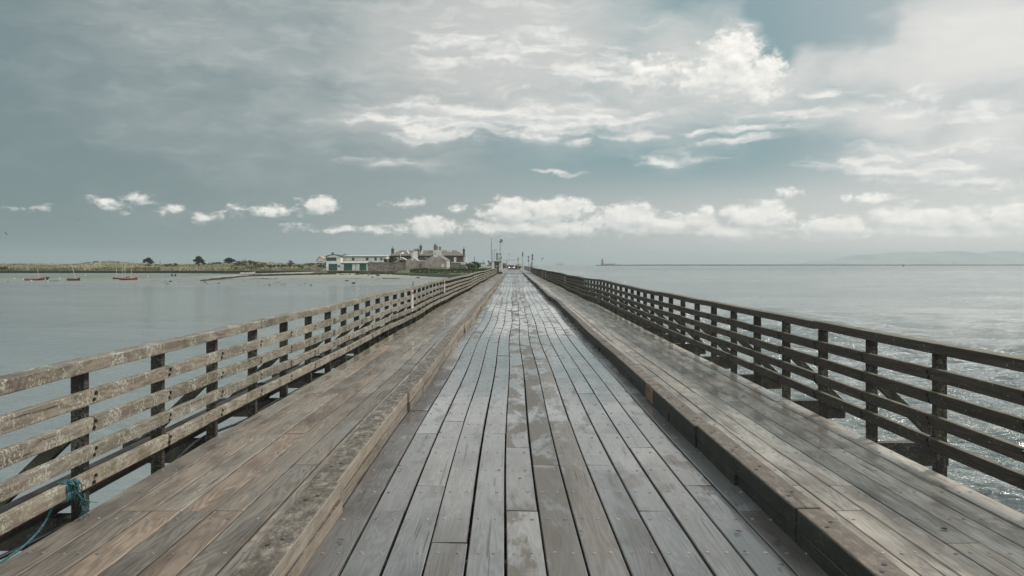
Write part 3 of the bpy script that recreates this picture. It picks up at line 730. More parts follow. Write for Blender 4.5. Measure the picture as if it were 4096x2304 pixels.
# rubble wall with pale courses
m, t, p = newmat('rubble_wall'); ob = t.n('ShaderNodeTexCoord').outputs['Object']
vv = t.n('ShaderNodeTexVoronoi'); t.l(t.vm('MULTIPLY', ob, (1.5, 1.5, 3.0)), vv.inputs['Vector']); vv.inputs['Scale'].default_value = 1
ve = t.n('ShaderNodeTexVoronoi', feature='DISTANCE_TO_EDGE'); t.l(t.vm('MULTIPLY', ob, (1.5, 1.5, 3.0)), ve.inputs['Vector'])
zz = t.xyz(ob)[2]; a = t.noise(t.vm('MULTIPLY', ob, (.3, .3, .6)), 1, 5, .65)
st = t.mix(t.xyz(vv.outputs['Color'])[0], (.19, .15, .12), (.50, .43, .36))
upper = t.rng(t.m('ADD', zz, t.m('MULTIPLY', t.m('SUBTRACT', a, .5), 3.0)), 1.3, 2.8)
st = t.mix(t.m('MULTIPLY', upper, .75), st, (.055, .055, .045))
lower = t.rng(t.m('ADD', zz, t.m('MULTIPLY', t.m('SUBTRACT', a, .5), 3.0)), -.4, -1.5)
st = t.mix(t.m('MULTIPLY', lower, .85), st, (.045, .045, .035))
st = t.mix(t.rng(ve.outputs['Distance'], .09, .02), st, (.06, .055, .045))
t.l(st, p.inputs['Base Color']); p.inputs['Roughness'].default_value = .9; t.l(t.bump(ve.outputs['Distance'], .6, .15), p.inputs['Normal'])
M_RUBBLE = m
def pz(px0, py0, px1, py1, d): return ax(px0, d), az(py1, d), ax(px1, d), az(py0, d)   # -> x0, z0, x1, z1
def zA(a, b): return 1250+a/8.31, 990+b/8.31
def zB(a, b): return 1530+a/7.156, 960+b/7.156
def zC(a, b): return 1870+a/8.05, 1000+b/8.05
def rect(zf, a0, b0, a1, b1, d):
    p0, p1 = zf(a0, b0), zf(a1, b1); return pz(p0[0], p0[1], p1[0], p1[1], d)
def window(parent, x0, z0, x1, z1, y, frame, glass=None, mull=2, name='window', bar=True):
    f = MB(); w = max(.07, (x1-x0)*.07)
    f.box(x0, y-.10, z0, x1, y-.02, z0+w); f.box(x0, y-.10, z1-w, x1, y-.02, z1); f.box(x0, y-.10, z0+w, x0+w, y-.02, z1-w); f.box(x1-w, y-.10, z0+w, x1, y-.02, z1-w)
    for i in range(1, mull): xx = x0+(x1-x0)*i/mull; f.box(xx-w*.35, y-.09, z0+w, xx+w*.35, y-.03, z1-w)
    fo = f.build(name, frame, parent)
    MB().box(x0+w*.5, y-.06, z0+w*.5, x1-w*.5, y-.012, z1-w*.5).build('pane', glass or M_GLASS, fo)
    return fo
def boatdoor(parent, x0, z0, x1, z1, y):
    d = MB(); d.box(x0, y-.05, z0, x1, y-.005, z1)
    n = max(4, int((x1-x0)/.22))
    for i in range(n): xx = x0+(x1-x0)*(i+.5)/n; d.box(xx-.08, y-.075, z0+.03, xx+.08, y-.048, z1-.03)
    o_ = d.build('boat_door', M_GREEN, parent)
    MB().box(x0+.15, y-.12, z0+.9, x0+.22, y-.076, z0+1.15).build('handle', M_GREY, o_)
# ---- white boathouse with green doors
D1 = 300.0
bh = thing('boathouse', at(1385, 1081.5, D1), 'white two-storey sailing club with dark green boat doors above the slipway', 'boathouse')
zb = az(1081.7, D1)
x0, _, x1, zt = rect(zA, 452, 300, 943, 760, D1)
mb = MB(); n = 10; poly = [(x0, zb), (x1, zb), (x1, zt-.2)]+[(x1+(x0-x1)*i/n, zt-.2+.85*math.sin(math.pi*i/n)*.95) for i in range(1, n)]+[(x0, zt-.2)]
mb.prism(poly, D1, D1+9, 'y'); mb.build('tower_wall', M_WHITE, bh)
rf = MB(); ys = [(x1+.35+(x0-x1-.7)*i/n, zt-.19+.85*math.sin(math.pi*i/n)) for i in range(n+1)]
rf.prism(ys+[(u, z+.22) for u, z in ys[::-1]], D1-.35, D1+9.3, 'y'); rf.build('curved_roof', M_TRIM, bh)
a0, c0, a1, c1 = rect(zA, 458, 328, 795, 443, D1); window(bh, a0, c0, a1, c1, D1, M_TRIM, mull=5, name='lookout_window')
a0, c0, a1, c1 = rect(zA, 540, 542, 822, 762, D1); boatdoor(bh, a0, zb, a1, c1, D1)
a0, c0, a1, c1 = rect(zA, 832, 585, 930, 655, D1); MB().box(a0, D1-.05, c0, a1, D1-.004, c1).build('notice_panel', M_GREY, bh)
a0, c0, a1, c1 = rect(zA, 840, 335, 878, 352, D1); MB().box(a0, D1-.3, c0, a1, D1-.004, c1).build('flood_lamp', M_GREY, bh)
# rear two-storey wing
D1b = 305.0
x2, z2, x3, z3 = rect(zA, 1102, 305, 2435, 470, D1b)
MB().box(x1-.5, D1b, zb, x3, D1b+9, z3).build('wing_wall', M_WHITE, bh)
r_ = MB(); r_.prism([(D1b-.45, z3+.0), (D1b-.45, z3+.20), (D1b+9.3, z3+.75), (D1b+9.3, z3+.5)], x1-.3, x3+.4, 'x'); r_.build('wing_roof', M_FELT, bh)
MB().box(x2-.2, D1b-.50, z3-.22, x3+.42, D1b-.452, z3+.12).build('fascia', M_TRIM, bh)
for (u0, v0, u1, v1) in ((1310, 342, 1390, 430), (1775, 340, 1858, 430), (2055, 338, 2135, 432), (2245, 336, 2332, 438)):
    a0, c0, a1, c1 = rect(zA, u0, v0, u1, v1, D1b); window(bh, a0, c0, a1, c1, D1b, M_WHITE2 if u0 > 2200 else M_TRIM, mull=2 if u0 > 2200 else 1)
# lower front range
x4, z4, x5, z5 = rect(zA, 943, 525, 1832, 762, D1)
MB().box(x1+.002, D1+.15, zb, x5, D1b-.01, z5).build('store_wall', M_WHITE, bh)
ztop = az(990+440/8.31, D1b)
r_ = MB(); r_.prism([(D1-.30, z5-.02), (D1-.30, z5+.16), (D1b-.02, ztop+.1), (D1b-.02, ztop-.1)], x1+.01, x5+.25, 'x'); r_.build('store_roof', M_FELT, bh)
MB().box(x1+.01, D1-.36, z5-.16, x5+.27, D1-.302, z5+.10).build('fascia', M_TRIM, bh)
for u0, u1 in ((1040, 1318), (1560, 1787)):
    a0, c0, a1, c1 = rect(zA, u0, 542, u1, 760, D1); boatdoor(bh, a0, zb, a1, c1, D1+.15)
xx = ax(zA(1432, 0)[0], D1); MB().cyl((xx, D1+.04, zb), (xx, D1+.04, z5-.18), .06, n=8).build('downpipe', M_DARK, bh)
# quay in front and its handrail
q = thing('quay_wall', at(1385, 1097, 296), 'dark weed-covered quay wall under the green boat doors', 'quay')
qx0, _, qx1, _ = rect(zA, 292, 770, 1832, 890, 296); qz1 = az(1082.3, 296)
MB().box(qx0, 295, -3.6, qx1, D1+4, qz1-.25).build('wall', M_WEED, q); MB().box(qx0-.1, 294.8, qz1-.25, qx1+.05, D1+.14, qz1-.002).build('coping', M_CONC, q)
MB().box(qx0, 294.85, -3.6, qx0+2.6, 294.99, qz1-.26).build('buttress', M_CONC, q)
hr = thing('handrail', at(1385, 1081, 295.2), 'thin grey handrail along the quay before the green doors', 'railing')
zt_ = az(990+668/8.31, 295.2)
for k, nm in ((1.0, 'top_bar'), (.5, 'mid_bar')):
    MB().bar((qx0+.1, 295.2, qz1+(zt_-qz1)*k), (qx1-.1, 295.2, qz1+(zt_-qz1)*k), .05, .05).build(nm, M_GREY, hr)
for i in range(13): xx = qx0+.2+(qx1-qx0-.4)*i/12; MB().cyl((xx, 295.2, qz1), (xx, 295.2, zt_), .03, n=6).build('post', M_GREY, hr)
sw = thing('slipway', at(1230, 1095, 297), 'sloping concrete slipway running down left from the boathouse onto the mud', 'slipway')
sx = ax(1197, 297); MB().prism([(sx, -2.95), (qx0-.02, qz1), (qx0-.02, -3.6), (sx, -3.6)], 295.5, 301, 'y').build('ramp', M_CONC, sw)
for k in (.75, 1.6): MB().bar((sx+7, 301, -2.95+(qz1+2.95)*7/(qx0-sx)+k*.6), (qx0, 301, qz1+k*.6), .05, .05).build('rail', M_GREY, sw)
for i in range(4): xx = sx+7+(qx0-sx-7)*i/3; zz_ = -2.95+(qz1+2.95)*(xx-sx)/(qx0-sx); MB().cyl((xx, 301, zz_), (xx, 301, zz_+1), .03, n=6).build('post', M_GREY, sw)
# ---- houses behind it
hb = thing('house', at(1360, 1060, 345), 'long house with pink roof, red ridge tiles and one chimney showing over the sailing club', 'house')
a0, c0, a1, c1 = rect(zA, 590, 236, 1235, 275, 345)
MB().box(a0+.5, 345, -.4, a1-.3, 352, c0).build('wall', M_WHITE2, hb)
r_ = MB().prism([(344.5, c0-.05), (348.5, c1), (352.5, c0-.05)], a0, a1, 'x').build('roof', M_PINK, hb)
b0, d0, b1, d1 = rect(zA, 965, 248, 1215, 270, 345); MB().box(b0, 346.2, d0+.1, b1, 348.7, d1+.12).build('ridge', M_REDTILE, r_)
b0, d0, b1, d1 = rect(zA, 592, 160, 638, 240, 345); MB().box(b0, 347.6, d0-.5, b1, 349.2, d1-.2).box(b0-.15, 347.4, d1-.2, b1+.15, 349.4, d1).build('chimney', M_BRICK, hb)
b0, d0, b1, d1 = rect(zA, 1003, 200, 1027, 248, 345); MB().box(b0, 348, d0-.3, b1, 348.8, d1-.7).cyl(((b0+b1)/2, 348.4, d1-.7), ((b0+b1)/2, 348.4, d1), .25, .2, 8).build('chimney', M_REDTILE, hb)
pv_ = thing('pavilion', at(1285, 1050, 430), 'pale gabled pavilion with glazed front, far left of the sailing club', 'house')
P_ = lambda a, b: (ax(zA(a, b)[0], 430), az(zA(a, b)[1], 430))
g0, g1, g2 = P_(118, 425), P_(245, 285), P_(375, 395); g3, g4 = P_(490, 300), P_(600, 400); zg = P_(0, 600)[1]
MB().prism([(g0[0]+.4, zg), (g4[0], zg), (g4[0], g4[1]-.3), (g3[0], g3[1]-.35), (g2[0], g2[1]-.3), (g1[0], g1[1]-.35), (g0[0]+.4, g0[1])], 430, 440, 'y').build('wall', M_WHITE2, pv_)
for A_, B_, C_ in ((g0, g1, g2), (g2, g3, g4)):
    MB().prism([A_, B_, C_, (C_[0], C_[1]-.28), (B_[0], B_[1]-.3), (A_[0], A_[1]-.28)], 429.5, 440.5, 'y').build('roof', M_PINK, pv_)
a0, c0, a1, c1 = rect(zA, 145, 432, 370, 492, 430); window(pv_, a0, c0, a1, c1, 430, M_WHITE2, mull=7)
sh = thing('shed', at(1301, 1055, 425), 'little shed with a red roof below the pale pavilion', 'shed')
a0, c0, a1, c1 = rect(zA, 375, 455, 520, 530, 425); MB().box(a0+.3, 425, c0-2.5, a1, 428, c1-1).build('wall', M_BRICK, sh); MB().prism([(a0, c0), ((a0+a1)/2, c1), (a1+.3, c0), (a1+.3, c0-.15), (a0, c0-.15)], 424.6, 428.4, 'y').build('roof', M_REDTILE, sh)
# ---- garden wall
gw = MB(); rw = random.Random(11); wx0, wx1 = ax(1470.5, 285), ax(1623.5, 285); top = []
for i in range(25): top.append((wx0+(wx1-wx0)*i/24, az(1048.8, 285)+rw.uniform(-.12, .12)))
gw.prism([(wx0, -3)]+[(wx1, -3)]+top[::-1], 285, 285.6, 'y')
gw = single(gw.build('rubble_wall', M_RUBBLE), ((wx0+wx1)/2, 285, 0)); tag(gw, 'tall rough stone garden wall between the sailing club and the gabled cottage', 'wall')
# ---- chimneys
def chimney(parent, x0, x1, z0, z1, y, dy, mat, pots=2, poth=.9, name='chimney'):
    c = MB(); h_ = z1-z0; c.box(x0, y, z0, x1, y+dy, z1-.45); c.box(x0-.12, y-.12, z1-.45, x1+.12, y+dy+.12, z1-.2); c.box(x0-.03, y-.03, z1-.2, x1+.03, y+dy+.03, z1)
    o_ = c.build(name, mat, parent)
    for i in range(pots):
        xx = x0+(x1-x0)*(i+.5)/pots; MB().lathe([(.17, 0), (.15, poth*.75), (.2, poth*.8), (.16, poth)], (xx, y+dy/2, z1), 8).build('chimney_pot', M_POT, o_)
    return o_
# ---- long terrace
D2 = 325.0
tr = thing('terrace', at(1705, 1070, D2), 'long dark stone terrace under a hipped slate roof with four tall chimneys', 'house')
B = lambda a, b, d=D2: (ax(zB(a, b)[0], d), az(zB(a, b)[1], d))
e0, e1 = B(160, 446), B(2350, 446); rz = B(0, 291)[1]; rx0, rx1 = B(490, 0)[0], B(2080, 0)[0]
zt = e0[1]; wx0, wx1 = e0[0]+.5, e1[0]-.5; dep = 9.0
MB().box(wx0, D2, -.8, wx1, D2+dep, zt-.15).build('wall', M_DSTONE, tr)
ry0, ry1, rym = D2-.5, D2+dep+.5, D2+dep/2
mb = MB().add([(e0[0], ry0, zt), (e1[0], ry0, zt), (e1[0], ry1, zt), (e0[0], ry1, zt), (rx0, rym, rz), (rx1, rym, rz), (e0[0], ry0, zt-.16), (e1[0], ry0, zt-.16), (e1[0], ry1, zt-.16), (e0[0], ry1, zt-.16)],
    [(0, 1, 5, 4), (1, 2, 5), (2, 3, 4, 5), (3, 0, 4), (6, 7, 1, 0), (7, 8, 2, 1), (8, 9, 3, 2), (9, 6, 0, 3), (9, 8, 7, 6)])
roof = mb.build('roof', M_SLATE, tr)
MB().bar((e0[0]+.05, ry0-.06, zt-.10), (e1[0]-.05, ry0-.06, zt-.10), .12, .14).build('gutter', M_DARK, tr)
slope = (rz-zt)/(rym-ry0)
for (u0, v0, u1, v1) in ((668, 308, 712, 338), (530, 360, 592, 395), (710, 360, 752, 388), (1085, 308, 1127, 332), (1090, 368, 1137, 396), (1835, 308, 1872, 328), (1908, 308, 1950, 332)):
    c0, c1 = B(u0, v1), B(u1, v0); y_a = ry0+(c0[1]-zt)/slope; y_b = ry0+(c1[1]-zt)/slope
    MB().bar(((c0[0]+c1[0])/2, y_a-.06, c0[1]+.06), ((c0[0]+c1[0])/2, y_b-.06, c1[1]+.06), c1[0]-c0[0], .12).build('skylight', M_WHITE2, roof)
for (u0, v0, u1, v1, pots, yy) in ((212, 240, 283, 420, 1, rym-1), (1027, 158, 1090, 330, 1, rym-.6), (1440, 165, 1520, 300, 3, rym-.6), (2282, 255, 2340, 440, 1, rym-1)):
    c0, c1 = B(u0, v1), B(u1, v0); chimney(tr, c0[0], c1[0], c0[1]-1.5, c1[1], yy, 1.3, M_STACK, pots, .9)
c0, c1 = B(1003, 520), B(1040, 262); chimney(tr, c0[0], c1[0], c0[1]-2, c1[1], D2-.9, .86, M_STACK, 1, .4, 'chimney_breast')
for u0, v0, u1, v1 in ((388, 497, 456, 560), (1208, 492, 1272, 532)):
    c0, c1 = B(u0, v1), B(u1, v0)
    MB().box(c0[0]-.4, D2-.03, c0[1]-1.0, c1[0]+.4, D2-.004, c1[1]+.25).build('brick_surround', M_BRICK, tr); window(tr, c0[0], c0[1]-.8, c1[0], c1[1], D2-.03, M_WHITE2, M_WHITE if u0 < 500 else None, 2)
c0, c1 = B(2045, 640), B(2110, 492); MB().box(c0[0]-.55, D2-.03, c0[1]-.3, c1[0]+.55, D2-.004, c1[1]+.3).build('brick_surround', M_BRICK, tr)
MB().box(c0[0], D2-.1, c0[1], c1[0], D2-.032, c1[1]).build('door', M_WHITE2, tr)
for u0, u1 in ((168, 235), (2262, 2318)):
    c0, c1 = B(u0, 640), B(u1, 460); MB().box(c0[0], D2-.04, -.8, c1[0], D2-.005, zt-.2).build('brick_corner', M_BRICK, tr)
c0, c1 = B(2318, 630), B(2362, 468); MB().box(wx1+.01, D2+.6, -.6, wx1+1.0, D2+4, c1[1]).build('white_porch', M_WHITE2, tr)
# ---- two pebbledashed gables
D3 = 278.0
c3 = thing('cottage', at(1648, 1083, D3), 'narrow pebbledashed gable with pale chimney, next to the rubble wall', 'cottage')
B3 = lambda a, b, d=D3: (ax(zB(a, b)[0], d), az(zB(a, b)[1], d))
l, ap, r_ = B3(668, 602), B3(855, 500), B3(1010, 600); zb3 = B3(0, 893)[1]
MB().prism([(l[0], zb3-1.2), (r_[0], zb3-1.2), (r_[0], r_[1]), ap, (l[0], l[1])], D3, D3+8, 'y').build('wall', M_PEBBLE, c3)
def roofslabs(parent, l, ap, r, ya, yb, th=.18, over=.25, mat=None, mat2=None):
    for a_, b_, mm in ((l, ap, mat), (r, ap, mat2 or mat)):
        s_ = (b_[1]-a_[1])/(b_[0]-a_[0]); o_ = (a_[0]-over*(1 if b_[0] > a_[0] else -1), a_[1]-abs(s_)*over)
        MB().prism([(o_[0], o_[1]+.02), (b_[0], b_[1]+.02), (b_[0], b_[1]+.02+th), (o_[0], o_[1]+.02+th)], ya, yb, 'y').build('roof', mm, parent)
roofslabs(c3, l, ap, r_, D3-.08, D3+8.1, mat=M_SLATE, mat2=M_FELT)
c0, c1 = B3(827, 512), B3(892, 372); chimney(c3, c0[0], c1[0], c0[1]-.9, c1[1], D3-.03, .9, M_WHITE, 0)
c0, c1 = B3(888, 525, 284), B3(992, 325, 284); chimney(c3, c0[0], c1[0], c0[1]-2.5, c1[1], 284, 1.1, M_WHITE, 3, 1.0)
D4 = 276.0
c4 = thing('link_building', at(1685, 1082, D4+1), 'low flat-roofed pebbledashed link with a dark door between the two gables', 'outbuilding')
l4, r4 = B3(1012, 608, D4+1), B3(1225, 608, D4+1)
MB().box(l4[0], D4+1, -2, r4[0], D4+7, l4[1]).build('wall', M_PEBBLE, c4); MB().box(l4[0]-.05, D4+.8, l4[1]+.002, r4[0]+.1, D4+7, l4[1]+.28).build('roof', M_WHITE, c4)
a0, a1 = B3(1045, 870, D4+1), B3(1112, 690, D4+1); f = MB().box(a0[0], D4+.93, -1.2, a0[0]+.1, D4+.996, a1[1]).box(a1[0]-.1, D4+.93, -1.2, a1[0], D4+.996, a1[1]).box(a0[0]+.1, D4+.93, a1[1]-.22, a1[0]-.1, D4+.996, a1[1]).build('door_frame', M_DARK, c4)
MB().box(a0[0]+.1, D4+.95, -1.2, a1[0]-.1, D4+.99, a1[1]-.22).build('door', M_GREY, c4)
a0, a1 = B3(1100, 590, D4+6), B3(1195, 550, D4+6); MB().box(a0[0]-1, D4+7.02, a0[1]-1.5, a1[0]+.6, D4+9, a1[1]+.5).build('rear_wall', M_DSTONE, c4)
D5 = 272.0
c5 = thing('cottage', at(1742, 1077, D5), 'broad pebbledashed gable with a wide chimney stack and bleached plank side', 'cottage')
B5 = lambda a, b, d=D5: (ax(zB(a, b)[0], d), az(zB(a, b)[1], d))
l, ap, r_ = B5(1215, 560), B5(1522, 386), B5(1822, 578)
l = (l[0], ap[1]-(ap[0]-l[0])*(ap[1]-r_[1])/(r_[0]-ap[0]))
MB().prism([(l[0], -2.2), (r_[0], -2.2), r_, ap, l], D5, D5+15, 'y').build('wall', M_PEBBLE, c5)
roofslabs(c5, l, ap, r_, D5-.08, D5+15.1, mat=M_SLATE, mat2=M_SLATE)
MB().box(r_[0]+.005, D5+.9, -1.0, r_[0]+.14, D5+14.6, r_[1]-.15).build('plank_side', M_PLANK, c5)
s_ = MB().bar((r_[0]+.27, D5-.14, r_[1]-.08), (ap[0], D5-.14, ap[1]+.12), .09, .24); s_.build('verge_board', M_WHITE2, c5)
c0, c1 = B5(1455, 392), B5(1592, 292); chimney(c5, c0[0], c1[0], c0[1]-1.2, c1[1], D5-.04, 1.0, M_WHITE, 4, 1.4)
c0, c1 = B5(1598, 400, 280), B5(1660, 290, 280); chimney(c5, c0[0], c1[0], c0[1]-2.5, c1[1], 282, 1.0, M_WHITE, 3, 1.3)
a0, a1 = B5(1690, 770), B5(1755, 682); MB().box(a0[0], D5-.06, a0[1], a1[0], D5-.004, a1[1]).build('blocked_window', M_WHITE, c5)
gs = thing('garden_gable', at(1600, 1048, 292), 'small low gable with a white flue pipe just behind the rubble wall', 'outbuilding')
B6 = lambda a, b, d=292: (ax(zB(a, b)[0], d), az(zB(a, b)[1], d))
l, ap, r_ = B6(345, 632), B6(522, 508), B6(690, 590)
MB().prism([(l[0], -.8), (r_[0], -.8), r_, ap, l], 292, 298, 'y').build('wall', M_PEBBLE, gs); roofslabs(gs, l, ap, r_, 291.9, 298.1, mat=M_FELT)
xx, z_ = B6(518, 378); MB().cyl((xx, 291.7, .5), (xx, 291.7, z_-.2), .13, n=8).cyl((xx, 291.7, z_-.2), (xx, 291.7, z_), .18, n=8).build('flue_pipe', M_WHITE, gs)
# ---- low walls, fences, sheds to the right of the cottages
lw = single(MB().box(ax(1788, 300), 300, -1.2, ax(1865, 300), 300.5, az(1058, 300)).build('low_wall', M_RUBBLE), (ax(1826, 300), 300, -.6)); tag(lw, 'low grey stone wall right of the broad gabled cottage', 'wall')
ws = thing('shed', at(1855, 1062, 312), 'flat white shed behind the low grey stone wall', 'shed')
MB().box(ax(1843, 312), 312, -.6, ax(1868, 312), 316, az(1049, 312)).build('wall', M_WHITE, ws); MB().box(ax(1842, 312), 311.8, az(1049, 312)+.002, ax(1868.6, 312), 316.2, az(1049, 312)+.15).build('roof', M_WHITE, ws)
lt = thing('lean_to', at(1820, 1055, 318), 'long low grey extension along the foot of the terrace', 'outbuilding')
MB().box(ax(1804, 318), 318, -.6, ax(1845, 318), 323, az(1052.5, 318)).build('wall', M_CONC, lt); MB().prism([(317.7, az(1052.5, 318)), (323, az(1049.5, 318)), (323, az(1049.5, 318)+.14), (317.7, az(1052.5, 318)+.14)], ax(1803, 318), ax(1846, 318), 'x').build('roof', M_CONC, lt)
pf = thing('paddock_fence', at(1760, 1078, 268), 'black post and rail fence on the grassy bank before the gables', 'fence')
fp = []
for i in range(13):
    k = i/12; d = 266+8*k; px = 1665+(1895-1665)*k; zt_ = az(1074-6.4*k, d); x = ax(px, d); fp.append((x, d, zt_)); MB().box(x-.08, d-.08, zt_-1.6, x+.08, d+.08, zt_+.12).build('post', M_DARK, pf)
for dz in (-.08, -.55, -1.0):
    mb = MB()
    for p_, q_ in zip(fp, fp[1:]): mb.bar((p_[0], p_[1]-.11, p_[2]+dz), (q_[0], q_[1]-.11, q_[2]+dz), .05, .13)
    mb.build('rail', M_DARK, pf)
bx = single(MB().box(ax(1691, 265), 265, -1.6, ax(1709.5, 265), 266, az(1073.5, 265)).box(ax(1690, 265), 264.9, az(1073.5, 265)+.002, ax(1710.5, 265), 266.1, az(1073, 265)+.06).build('storage_box', M_DARK), at(1700, 1083, 265)); tag(bx, 'black box standing on the bank by the paddock fence', 'box')
pt = thing('picnic_table', at(1872, 1077, 280), 'dark picnic bench on the grass left of the white van', 'table')
bx_, bz_ = ax(1872, 280), -.55
MB().box(bx_-1.0, 279.6, bz_+.72, bx_+1.0, 280.4, bz_+.8).build('tabletop', M_BRICK, pt)
for s in (-1, 1): MB().box(bx_-1, 280+s*.75-.14, bz_+.42, bx_+1, 280+s*.75+.14, bz_+.48).build('seat', M_BRICK, pt)
for s in (-.7, .7):
    MB().bar((bx_+s, 279.3, bz_-.1), (bx_+s, 280.15, bz_+.72), .1, .07).bar((bx_+s, 280.7, bz_-.1), (bx_+s, 279.85, bz_+.72), .1, .07).bar((bx_+s, 279.2, bz_+.40), (bx_+s, 280.8, bz_+.40), .06, .08).build('leg', M_DARK, pt)
tb = thing('clubhouse', at(1925, 1060, 420), 'tan flat-roofed building far behind the white van', 'building')
MB().box(ax(1911, 420), 420, -.5, ax(1940, 420), 430, az(1053, 420)).build('wall', M_FELT, tb); MB().box(ax(1910.5, 420), 419.7, az(1053, 420)+.002, ax(1940.5, 420), 430, az(1051, 420)).build('roof', M_STACK, tb)
gb = thing('kiosk', at(1960, 1070, 330), 'grey-blue kiosk half hidden behind the white bridge hut', 'building')
MB().box(ax(1954, 330), 330, -.3, ax(1972, 330), 336, az(1051, 330)).build('wall', plain('bluegrey', (.16, .18, .20), .7, .15, 1), gb); MB().box(ax(1957, 330), 329.7, az(1051, 330)+.002, ax(1973, 330), 336, az(1049.4, 330)).build('roof', M_GREY, gb)
# ---- sea wall along the mudflats
swm = MB()
def swx(px, d): return ax(px, d)
segs = [(-560, 1083.4, 404), (670, 1084.2, 398), (675, 1083.9, 397), (1150, 1084.6, 372), (1290, 1084.9, 362)]
for (p0, t0, d0), (p1, t1, d1) in zip(segs, segs[1:]):
    a_, b_ = (ax(p0, d0), d0, az(t0, d0)), (ax(p1, d1), d1, az(t1, d1))
    vs = []
    for x, y, z in (a_, b_): vs += [(x, y, -3.4), (x, y, z), (x, y+1.2, z), (x, y+1.2, -3.4)]
    swm.add(vs, [(0, 4, 5, 1), (1, 5, 6, 2), (2, 6, 7, 3), (0, 1, 2, 3), (7, 6, 5, 4)])
o = single(swm.build('sea_wall', M_WEED), (ax(500, 399), 399, -3)); tag(o, 'long low dark sea wall dividing the mudflat from the dunes', 'wall')
# ================================================================ the hut and the road beyond the bridge
M_ROADS = plain('damp_tarmac', (.135, .135, .13), .32, .25, .8, c2=(.09, .09, .088), bump=.1)
M_PAVE = plain('damp_concrete', (.21, .205, .185), .42, .25, 1.0, c2=(.15, .145, .13))
cw = MB().box(-4.2, Y1+.02, -5, 5.3, 420, -.06); tag(cw.build('causeway', M_CONC), kind='structure')
tag(MB().box(-3.9, Y1+.01, -.055, 1.72, 800, .0).build('road', M_ROADS), kind='structure')
tag(MB().box(1.72, Y1+.01, -.05, 5.2, 330, .12).build('pavement', M_PAVE), kind='structure')
tag(MB().add([(-60, 400, -.08), (5.2, 400, -.08), (9, 1500, -.08), (-160, 1500, -.08)], [(0, 1, 2, 3)]).build('ground', GRASS), kind='structure')
H = 139.5
hut = thing('hut', (ax(1988, H), H, 0), 'white flat-roofed hut with dark teal door at the left end of the bridge', 'hut')
hx0, hx1, hz = ax(1966.5, H), ax(2009, H), az(1044.5, H)
M_TEAL = plain('dark_teal_paint', (.012, .055, .068), .5, .25, 2); M_HUT = plain('cream_paint', (.74, .72, .64), .75, .12, 1.2, c2=(.60, .58, .50))
MB().box(hx0, H, .32, hx1, H+2.6, hz).build('wall', M_HUT, hut); MB().box(hx0-.01, H-.012, -.3, hx1+.012, H+2.61, .32).build('plinth', M_TEAL, hut)
MB().box(hx0-.12, H-.14, hz+.001, hx1+.1, H+2.7, hz+.14).build('roof', M_HUT, hut)
a0, c0, a1, c1 = rect(zC, 868, 388, 1012, 740, H); dr = MB().box(a0, H-.055, .02, a1, H-.014, c1).build('door', M_TEAL, hut)
MB().box(a0-.05, H-.065, c1, a1+.05, H-.004, c1+.07).build('lintel', M_DARK, hut); MB().cyl((a1-.1, H-.09, .95), (a1-.1, H-.056, .95), .035, n=8).build('handle', M_GREY, dr)
s0, e0_, s1, e1_ = rect(zC, 908, 490, 965, 546, H); nt_ = MB().box(s0, H-.07, e0_, s1, H-.056, e1_).build('notice', M_PLATE, dr)
nb = MB(); nb.box(s0+.05, H-.078, e1_-.14, s1-.04, H-.071, e1_-.05)
for i in range(2): nb.box(s0+.05, H-.078, e0_+.05+i*.06, s1-.05-.04*i, H-.071, e0_+.085+i*.06)
tag(nb.build('red_lettering', M_RED, hut))
MB().box(a0+.35, H-.075, c1-.28, a0+.43, H-.056, c1-.2).build('plate', M_PLATE, hut)
a0, c0, a1, c1 = rect(zC, 1035, 405, 1062, 520, H); MB().box(a0, H-.006, c0-.3, a1, H-.001, c1).build('rust_stain', plain('rust_streak', (.42, .27, .08), .8, .3, 5), hut)
for u in (1055, 1098):
    for v in (618, 660, 678): x_, z_ = ax(zC(u, v)[0], H), az(zC(u, v)[1], H); MB().cyl((x_, H-.03, z_), (x_, H-.001, z_), .04, n=8).build('vent', M_DARK, hut)
x_, z_ = ax(zC(1052, 385)[0], H), az(zC(1052, 385)[1], H); MB().box(x_-.11, H-.2, z_-.12, x_+.11, H-.002, z_+.12).build('lamp', M_DARK, hut)
def pole(name, px, ptop, d, label, cat, r=.05, zb=0.0, mat=None, r2=None, group=None):
    t_ = thing(name, (ax(px, d), d, zb), label, cat, group); x = ax(px, d); MB().cyl((x, d, zb), (x, d, az(ptop, d)), r, r2 or r*.8, 8).build('pole', mat or M_GREY, t_); return t_, x, az(ptop, d)
fl, x, z = pole('floodlight', 2000.8, 962, H+2.75, 'tall floodlight mast standing directly behind the white hut', 'floodlight', .055, 0, M_GREY)
MB().bar((x-.05, H+2.5, z-.25), (x+.35, H+2.3, z+.1), .34, .42).build('lamp_head', M_DARK, fl); MB().box(x-.16, H+2.05, z-.2, x+.20, H+2.12, z+.05).build('lens', M_PLATE, fl)
MB().box(x-.1, H+2.5, z-2.6, x+.22, H+2.68, z-2.45).build('bracket', M_DARK, fl); MB().bar((x+.02, H+2.6, z-3.3), (x+.32, H+2.5, z-3.0), .06, .05).bar((x+.15, H+2.5, z-3.45), (x+.32, H+2.5, z-2.95), .10, .10).build('camera_arm', M_DARK, fl)
ms, x, z = pole('aerial_mast', 1965.2, 968, H+1.5, 'tall thin mast at the left corner of the white hut', 'mast', .06, -.5, M_GREY, .05)
MB().cyl((x, H+1.5, z), (x, H+1.5, az(951.5, H)), .022, n=6).build('aerial', M_DARK, ms); MB().box(x-.05, H+1.45, az(952, H), x+.05, H+1.55, az(951, H)).build('cap', M_DARK, ms)
